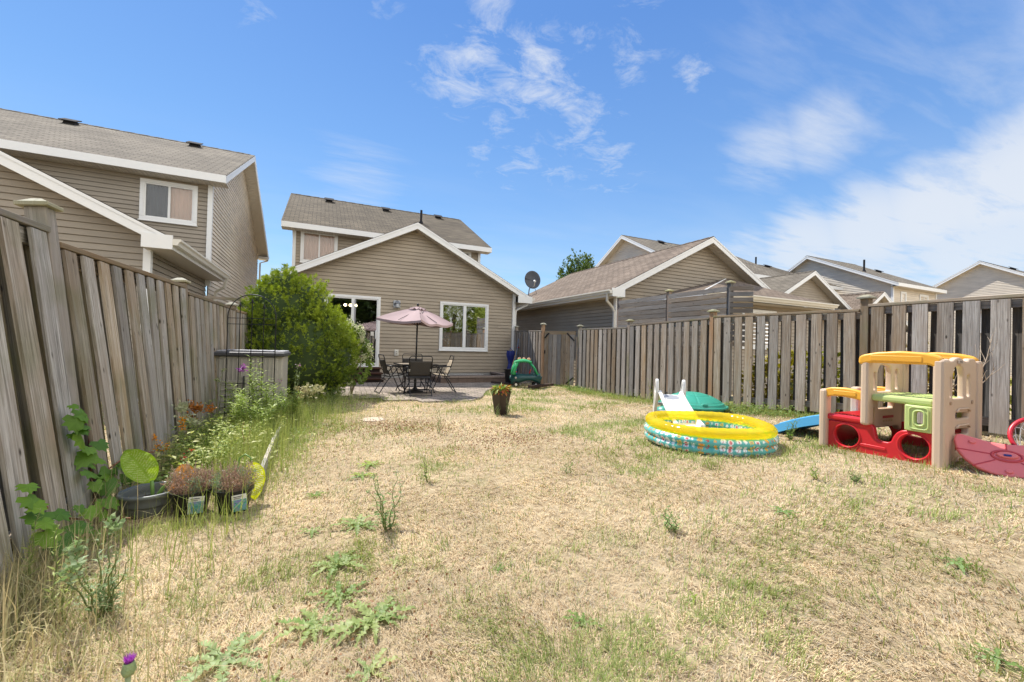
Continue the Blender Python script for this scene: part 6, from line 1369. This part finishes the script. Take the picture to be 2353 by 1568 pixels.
# ---------------------------------------------------------------- vine on the left fence
VL=[(-1.26, 3.3, 0.75), (-1.26, 3.33, 0.66), (-1.26, 3.3, 0.61), (-1.25, 3.52, 0.52), (-1.25, 3.4, 0.47), (-1.25, 3.49, 0.42), (-1.23, 3.61, 0.29), (-1.11, 3.38, 0.31), (-1.11, 3.55, 0.29), (-1.22, 3.42, 0.29), (-1.17, 3.2, 0.2), (-1.18, 3.46, 0.17), (-1.19, 2.8, 0.33), (-1.18, 2.89, 0.3), (-1.15, 2.99, 0.19), (-1.13, 2.83, 0.19), (-1.12, 3.2, 0.07), (-1.03, 3.21, 0.12), (-0.99, 3.2, 0.03), (-1.09, 3.36, 0.25), (-1.23, 2.77, 0.42), (-1.25, 2.81, 0.47), (-1.09, 3.61, 0.21), (-1.25, 3.36, 0.38), (-1.15, 3.35, 0.12), (-1.11, 3.13, 0.03), (-1.09, 3.99, 0.19), (-1.25, 3.41, 0.51), (-1.05, 3.17, 0.18), (-1.0, 3.18, 0.07), (-1.26, 3.26, 0.72), (-1.21, 3.55, 0.25), (-1.15, 2.73, 0.26)]
def vine():
    o=empty('grape_vine',(-1.25,3.45,0),'grape vine with big lobed green leaves climbing the left fence','vine'); rs=random.Random(9); red=plain('red_vine_stem',(.22,.09,.05),.7,.2)
    b=MB(); 
    for pts in (((-1.22,3.5,0),(-1.3,3.6,.25),(-1.38,3.75,.5),(-1.42,3.8,.8),(-1.43,3.82,1.1)),((-1.25,3.45,.0),(-1.2,3.3,.1),(-1.25,3.1,.2),(-1.35,2.95,.45)),((-1.2,3.4,.05),(-1.1,3.3,.1),(-1.0,3.2,.12),(-.95,3.1,.15)),((-1.3,3.6,.25),(-1.2,3.9,.35),(-1.1,4.1,.3))): b.tube([Vector(p) for p in pts],.005,6)
    b.build('stem',red,o,smooth=True)
    lobes=[(0,0),(-.28,-.18),(-.5,.02),(-.38,.18),(-.56,.36),(-.34,.44),(-.30,.70),(-.12,.72),(0,1.0),(.12,.72),(.30,.70),(.34,.44),(.56,.36),(.38,.18),(.5,.02),(.28,-.18)]
    def leaf(p,sz,seed):
        r_=random.Random(seed); nrm=Vector((r_.uniform(.2,1),r_.uniform(-1,.1),r_.uniform(.2,1.2))).normalized(); dwn=Vector((r_.uniform(-.6,.6),r_.uniform(-.3,.3),-1)); x=nrm.cross(dwn).normalized(); y=x.cross(nrm); y=-y if y.z>0 else y
        q=r_.random(); c=np.array([.20,.34,.035])*q+np.array([.08,.18,.03])*(1-q); V=[];F=[]
        for (u,v) in lobes:
            rr_=u*u*.5+.12*(v-.3)**2; V.append(p+x*u*sz+y*v*sz-nrm*rr_*sz*.8)
        V.append(p+y*.3*sz+nrm*.03*sz); n=len(lobes)
        for i in range(n): F.append((n,i,(i+1)%n))
        rawmesh('leaf',np.array([tuple(v) for v in V]),np.array(F),np.tile(c,(n,1))*np.random.default_rng(seed).uniform(.9,1.1,(n,1)),LM,o)
    for i,p in enumerate(VL):
        if p[0]>-1.14 and p[1]>3.3 and p[2]>.15: p=(p[0]-.12,p[1]+.25,p[2])
        if p[0]>-1.06: continue
        leaf(Vector(p),rs.uniform(.075,.125),i)
        if i%2==0: leaf(Vector(p)+Vector((rs.uniform(-.04,.04),rs.uniform(-.08,.08),rs.uniform(-.09,.06))),rs.uniform(.05,.09),100+i)
vine()
# ---------------------------------------------------------------- potted leaves
def bigleaf(o,base,dirv,nrm,L,W,droop,name='leaf',cols=((.22,.38,.04),(.62,.66,.35)),label=None,pat=True):
    base=Vector(base);d=Vector(dirv).normalized();n=Vector(nrm); s=d.cross(n).normalized(); n=s.cross(d); V=[];F=[];C=[]; nu,nv=24,60
    for j in range(nv+1):
        t=j/nv; w=W*.56*(sin(pi*min(1,max(0,t)**.82*.985+.01))**.72)*(1-.12*t); ang=droop*t; c=base+d*(L*sin(ang)/droop if droop else L*t)-n*(L*(1-cos(ang))/droop if droop else 0)
        nn=n*cos(ang)+d*sin(ang)
        for i in range(nu+1): u=2*i/nu-1; V.append(tuple(c+s*w*u+nn*(.22*w*abs(u)**1.3+.004*sin(t*22+abs(u)*3))))
    for j in range(nv):
        for i in range(nu):
            k=j*(nu+1)+i; u=abs(2*(i+.5)/nu-1); t=(j+.5)/nv; z=(t*17-u*2.6)%1
            q=1 if (pat and .12<u<.8 and z<.36+.14*sin(i*1.7+j*.6) and .08<t<.86) else 0
            for f in((k,k+1,k+nu+2),(k,k+nu+2,k+nu+1)): F.append(f); C.append(cols[q])
    return rawmesh(name,np.array(V),np.array(F),np.array(C),LM,o,True)
DT=((.27,.42,.03),(.42,.54,.13))
b=MB(); st=plain('leaf_stalk',(.14,.26,.05),.5,.2)
b.tube([(GX+.02,GY-.03,.08),(GX+.02,GY-.03,.16),(GX+.012,GY-.02,.225)],.011,8); b.build('stalk',st,gp,smooth=True)
b=MB(); b.tube([(GX+.03,GY-.03,.08),(GX+.07,GY-.02,.16),(GX+.13,GY-.0,.24),(GX+.17,GY+.01,.30)],[.014,.012,.009,.006],8); b.build('stalk',st,gp,smooth=True)
bigleaf(gp,(GX+.012,GY-.02,.215),(-.50,.05,.86),(.25,-.85,.45),.31,.16,.9,cols=DT)
dry=((.60,.27,.06),(.66,.34,.12))
bigleaf(gp,(GX+.17,GY+.01,.31),(.25,-.35,-1),(.3,-.9,.1),.21,.12,.8,'dead_leaf',dry); bigleaf(gp,(GX+.16,GY-.0,.24),(-.35,-.15,-1),(.3,-.9,.1),.2,.04,.5,'dead_leaf',dry)
# second plant drooping behind the right pot
rp=NP[1][2]
b=MB(); b.tube([(-.50,3.52,.13),(-.50,3.56,.25),(-.49,3.58,.33),(-.455,3.58,.355),(-.42,3.57,.33),(-.41,3.56,.29)],.006,8); b.build('stalk',st,rp,smooth=True)
bigleaf(rp,(-.41,3.56,.30),(.07,-.0,-1),(.35,-.9,.15),.27,.145,-.3,cols=((.52,.56,.04),(.66,.66,.38)))
def lavender(o,x,y,seed,gfrac):
    rn=np.random.default_rng(seed); n=2600; a=rn.uniform(0,2*pi,n); q=np.sqrt(rn.random(n)); bx=x+np.cos(a)*q*.09; by=y+np.sin(a)*q*.09; t=rn.random(n)**.8; h=.16*(1-.35*q*q)
    P=np.stack([bx+np.cos(a)*q*t*.07,by+np.sin(a)*q*t*.07,.13+h*t],1); b_=rn.uniform(0,2*pi,n); D=np.stack([np.cos(b_),np.sin(b_),rn.uniform(.2,1.6,n)],1); g=vnoise(bx,by,22,seed)<gfrac; tt=rn.random((n,1))
    C=np.array([.42,.30,.23])*tt+np.array([.24,.14,.10])*(1-tt); C=np.where(g[:,None],np.array([.24,.30,.19])*tt+np.array([.14,.22,.13])*(1-tt),C)
    V,F,Cc=leaves(P,D,rn.normal(0,1,(n,3)),rn.uniform(.014,.03,n),np.full(n,.0045),C,.1); rawmesh('foliage',V,F,Cc,LM,o)
    n=70; a=rn.uniform(0,2*pi,n); q=np.sqrt(rn.random(n)); mb=MB(); PP=[];
    for i in range(n):
        p0=Vector((x+cos(a[i])*q[i]*.07,y+sin(a[i])*q[i]*.07,.15)); p1=p0+Vector((cos(a[i])*.05*q[i]+rn.normal(0,.01),sin(a[i])*.05*q[i],rn.uniform(.1,.2))); mb.tube([p0,p1],.0013,4); PP+= [tuple(p1-Vector((0,0,.007*k))) for k in range(5)]
    mb.build('stems',plain('dry_stem',(.36,.26,.17),.9,.2),o); PP=np.array(PP); m=len(PP); V,F,Cc=leaves(PP,rn.normal(0,1,(m,3)),rn.normal(0,1,(m,3)),np.full(m,.009),np.full(m,.006),np.tile([.42,.31,.27],(m,1))*rn.uniform(.7,1.2,(m,1)),.2); rawmesh('dried_heads',V,F,Cc,LM,o)
lavender(NP[0][2],-.75,3.50,3,.35); lavender(NP[1][2],-.50,3.45,4,.5)
# planter plant
po,(px_,py_,pz_)=PLANTER
n=260; a=RNG.uniform(0,2*pi,n); q=np.sqrt(RNG.random(n)); P=np.stack([px_+np.cos(a)*q*.12,py_+np.sin(a)*q*.12,pz_+.39+RNG.uniform(0,.09,n)*(1-q*.5)],1); D=np.stack([np.cos(a)*q,np.sin(a)*q,RNG.uniform(-1.0,.8,n)],1); t=RNG.random(n); C=np.where((t<.42)[:,None],[.36,.40,.09],np.where((t<.60)[:,None],[.45,.18,.06],np.where((t<.95)[:,None],[.15,.25,.07],[.42,.03,.04])))
V,F,Cc=leaves(P,D,np.tile([0,0,1.],(n,1))+RNG.normal(0,.4,(n,3)),RNG.uniform(.06,.11,n),RNG.uniform(.03,.05,n),C*RNG.uniform(.8,1.1,(n,1)),.2,.2); rawmesh('foliage',V,F,Cc,LM,po)
for i,(x,y) in enumerate(((2.66,6.24),(2.83,6.2))): plant('sprig_weed','wispy green weed growing up against the '+('left' if i==0 else 'right')+' side of the dark planter','weed',x,y,.22+.1*i,5,.035,.01,MG,GG,.04,20,.7,seed=140+i)
# ---------------------------------------------------------------- cedar, hydrangea, trees
def crown(lobes,n,leafL,leafW,c1,c2,seed,upb=.8,inner=.55,fan=5,noise_s=3.0,lump=.18,c3=None,spread=.55,clus=0,cs=.1):
    """sprays of leaflets through the outer part of several overlapping lobes (cx,cy,cz,rx,ry,rz)"""
    rn=np.random.default_rng(seed); A=np.array(lobes); vol=A[:,3]*A[:,4]+A[:,4]*A[:,5]+A[:,3]*A[:,5]; k=rn.choice(len(A),n,p=vol/vol.sum()); A=A[k]
    d=unit(rn.normal(0,1,(n,3))); r=inner+(1-inner)*rn.random(n)**.45; lu=1+lump*(vnoise(d[:,0]*2+d[:,2]+k*3,d[:,1]*2-d[:,2],2.2,seed)*2-1)+.08*(vnoise(d[:,0]*3-d[:,2],d[:,1]*3+d[:,2],5,seed+1)*2-1)
    P=A[:,:3]+d*A[:,3:]*(r*lu)[:,None]
    if clus:
        kk=rn.integers(0,clus,n); cc=P[:clus][kk]; od=unit(unit(d[:clus]/A[:clus,3:])+np.array([0,0,.9]))[kk]; tt=rn.random(n)
        P=np.where((rn.random(n)<.8)[:,None],cc+od*((tt-.35)*cs*2.6)[:,None]+rn.normal(0,1,(n,3))*(cs*.42*(1.15-tt))[:,None],P); d=np.where((rn.random(n)<.8)[:,None],d[:clus][kk],d); ctone=rn.random(clus)[kk]
    out=unit(d/A[:,3:]); D0=unit(out+np.array([0,0,upb])+rn.normal(0,.3,(n,3)))
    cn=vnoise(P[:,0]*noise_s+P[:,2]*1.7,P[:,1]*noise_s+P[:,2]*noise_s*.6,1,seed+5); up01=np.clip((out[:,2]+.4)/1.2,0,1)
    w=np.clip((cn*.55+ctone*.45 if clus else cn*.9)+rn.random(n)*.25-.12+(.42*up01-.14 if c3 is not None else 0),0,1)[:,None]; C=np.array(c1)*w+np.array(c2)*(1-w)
    ps=[]
    S=unit(np.cross(D0,rn.normal(0,1,(n,3))))
    for f in range(fan):
        a=(f-(fan-1)/2)*spread; D=D0*math.cos(a)+S*math.sin(a)+rn.normal(0,.12,(n,3)); off=D0*(leafL*.25*f/fan)
        L=leafL*rn.uniform(.6,1.15,n)*(1-.12*abs(f-(fan-1)/2)); ps.append(leaves(P+off,D,np.cross(D0,S)+rn.normal(0,.2,(n,3)),L,L*leafW/leafL,C*rn.uniform(.85,1.15,(n,1)),.12,.05))
    return merge(ps)
def core(lobes,f=.62):
    b=MB()
    for (x,y,z,rx,ry,rz) in lobes: b.lathe([(max(.001,f*rx*sin(pi*k/8)),-f*rz*cos(pi*k/8)) for k in range(9)],14,(x,y,z),sy=ry/rx)
    return b
ced=empty('cedar_bush',(-.1,9.3,0),'large bushy bright green cedar filling the corner between shed and house','bush')
CL=[(-.35,9.25,.95,.92,.8,1.05),(-.58,9.2,1.75,.66,.55,.62),(-.60,9.15,2.18,.33,.33,.36),(-.22,9.2,1.85,.42,.45,.55),(.15,9.3,.8,.58,.58,.82),(-.88,9.2,1.2,.48,.5,.75),(.12,9.2,1.35,.42,.42,.52),(-.95,9.2,1.9,.30,.33,.35)]
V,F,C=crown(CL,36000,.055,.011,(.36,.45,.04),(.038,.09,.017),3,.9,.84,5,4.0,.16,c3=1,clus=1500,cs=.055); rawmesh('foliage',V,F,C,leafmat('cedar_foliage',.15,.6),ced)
core(CL,.80).build('dark_core',plain('cedar_inner_shade',(.04,.065,.018),1,.4,8),ced,smooth=True)  # solid dark core, shade between the sprays put into its colour
MB().tube([(-.1,9.3,0),(-.15,9.28,.8),(-.3,9.2,1.8)],[.09,.07,.04],8).build('trunk',plain('cedar_bark',(.15,.09,.06),.9,.3),ced)
hyd=empty('hydrangea',(.72,9.85,0),'white flowering hydrangea shrub between the cedar and the patio door','shrub')
HL=[(.62,9.75,1.15,.36,.36,.42),(.76,9.7,.75,.34,.36,.5),(.5,9.8,1.35,.3,.3,.3)]
V,F,C=crown(HL,1500,.08,.05,(.20,.27,.06),(.10,.17,.04),6,.2,.5,2,4,.15); rawmesh('foliage',V,F,C,LM,hyd)
for i in range(17):
    lo=HL[i%3]; d=np.array([random.uniform(-.1,1),random.uniform(-1,-.1),random.uniform(-.1,1)]); d/=np.linalg.norm(d); c=np.array(lo[:3])+d*np.array(lo[3:])*1.02; n=90; P=c+RNG.normal(0,1,(n,3))*[.032,.032,.05]; V,F,C=leaves(P,RNG.normal(0,1,(n,3)),RNG.normal(0,1,(n,3)),np.full(n,.026),np.full(n,.022),np.tile([.72,.72,.50],(n,1))*RNG.uniform(.75,1.1,(n,1)),.2); rawmesh('flower_head',V,F,C,LM,hyd)
for i in range(4): pass
b=MB(); [b.tube([(.7,9.85,0),(.62+.08*k,9.78,.6),(.55+.12*k,9.75,1.2)],.01,6) for k in range(4)]; b.build('stem',plain('shrub_stem',(.2,.14,.09),.9,.2),hyd)
# tree beyond the bungalow
tx,ty=(lambda d:(d.x/d.y*36,36))(raydir(1331,604)); tr=empty('leafy_tree',(tx,ty,0),'green leafy tree showing over the ridge of the bungalow','tree')
TLb=[(tx,ty,9.0,1.5,1.4,1.5),(tx-.7,ty,7.8,1.5,1.4,1.3),(tx+.8,ty,8.3,1.4,1.3,1.6),(tx+.6,ty,9.9,.8,.8,.9),(tx-1.4,ty,8.2,.8,.8,.9),(tx-.2,ty,6.4,1.6,1.4,1.4)]
V,F,C=crown(TLb,5200,.20,.12,(.15,.21,.05),(.05,.09,.025),8,.3,.35,3,1.0,.5,clus=420,cs=.3); rawmesh('crown',V,F,C,LM,tr)
b=MB(); b.tube([(tx,ty,0),(tx,ty,4),(tx,ty,7)],[.22,.16,.05],8); [b.tube([(tx,ty,3.5+k*.6),(tx+cos(k*2)*.9,ty+sin(k*2)*.9,5.2+k*.6)],[.08,.02],6) for k in range(5)]; b.build('trunk',plain('tree_bark',(.12,.09,.07),.95,.3,5,.5,30),tr)
# willow behind the camera, mirrored in the windows
wx,wy=11.5,-10; tr=empty('willow_tree',(wx,wy,0),'drooping yellow-green tree mirrored in the right window of the house','tree')
V,F,C=crown([(wx,wy,4.2,3.4,2.6,3.0),(wx-2.2,wy,3.2,2.2,1.8,2.2),(wx+2.4,wy,3.0,2.2,1.8,2.2),(wx,wy,6.0,1.9,1.6,1.6)],8000,.36,.05,(.30,.34,.05),(.12,.17,.04),12,-.9,.5,3,1,.25); rawmesh('crown',V,F,C,LM,tr); b=MB(); b.tube([(wx,wy,0),(wx,wy,4)],[.3,.15],10); b.build('trunk',plain('willow_bark',(.14,.1,.08),.95,.3),tr)
for (ex,ey,hh,lab) in ((1.0,-12,7.5,'dark tall tree behind the camera mirrored in the patio door'),(5.2,-14,8.5,'dark broad tree between the other two mirrored in the house glass'),(17.5,-13,8,'dark tree mirrored at the right side of the house window')):
    tr=empty('dark_tree',(ex,ey,0),lab,'tree'); V,F,C=crown([(ex,ey,hh*.55,2.6,2.2,hh*.45),(ex+1.2,ey,hh*.4,2,1.8,hh*.3),(ex-1.4,ey,hh*.42,1.8,1.8,hh*.3)],3200,.5,.3,(.06,.10,.025),(.025,.05,.015),int(ex*3)+60,.3,.4,2,1,.25); rawmesh('crown',V,F,C,LM,tr); MB().tube([(ex,ey,0),(ex,ey,hh*.5)],[.25,.12],8).build('trunk',bark,tr)
# creeper behind the right fence
for i,(s_,c1,c2,lab) in enumerate(((4.6,(.45,.32,.05),(.20,.26,.05),'yellowing creeper glimpsed through the fence gaps behind the pool'),(3.0,(.30,.40,.06),(.35,.22,.05),'bright green creeper glimpsed through the fence gaps behind the playhouse'))):
    p=fp(s_,6.75); o=empty('creeper',(p.x,p.y,0),lab,'creeper'); V,F,C=crown([(p.x,p.y,.75,.28,.75,.55),(p.x+.05,p.y+.5,.6,.3,.5,.4)],1500,.09,.06,c1,c2,40+i,.1,.3,2,3,.2); rawmesh('foliage',V,F,C,LM,o); MB().tube([(p.x,p.y,0),(p.x,p.y,.9)],.012,6).build('stem',bark,o)
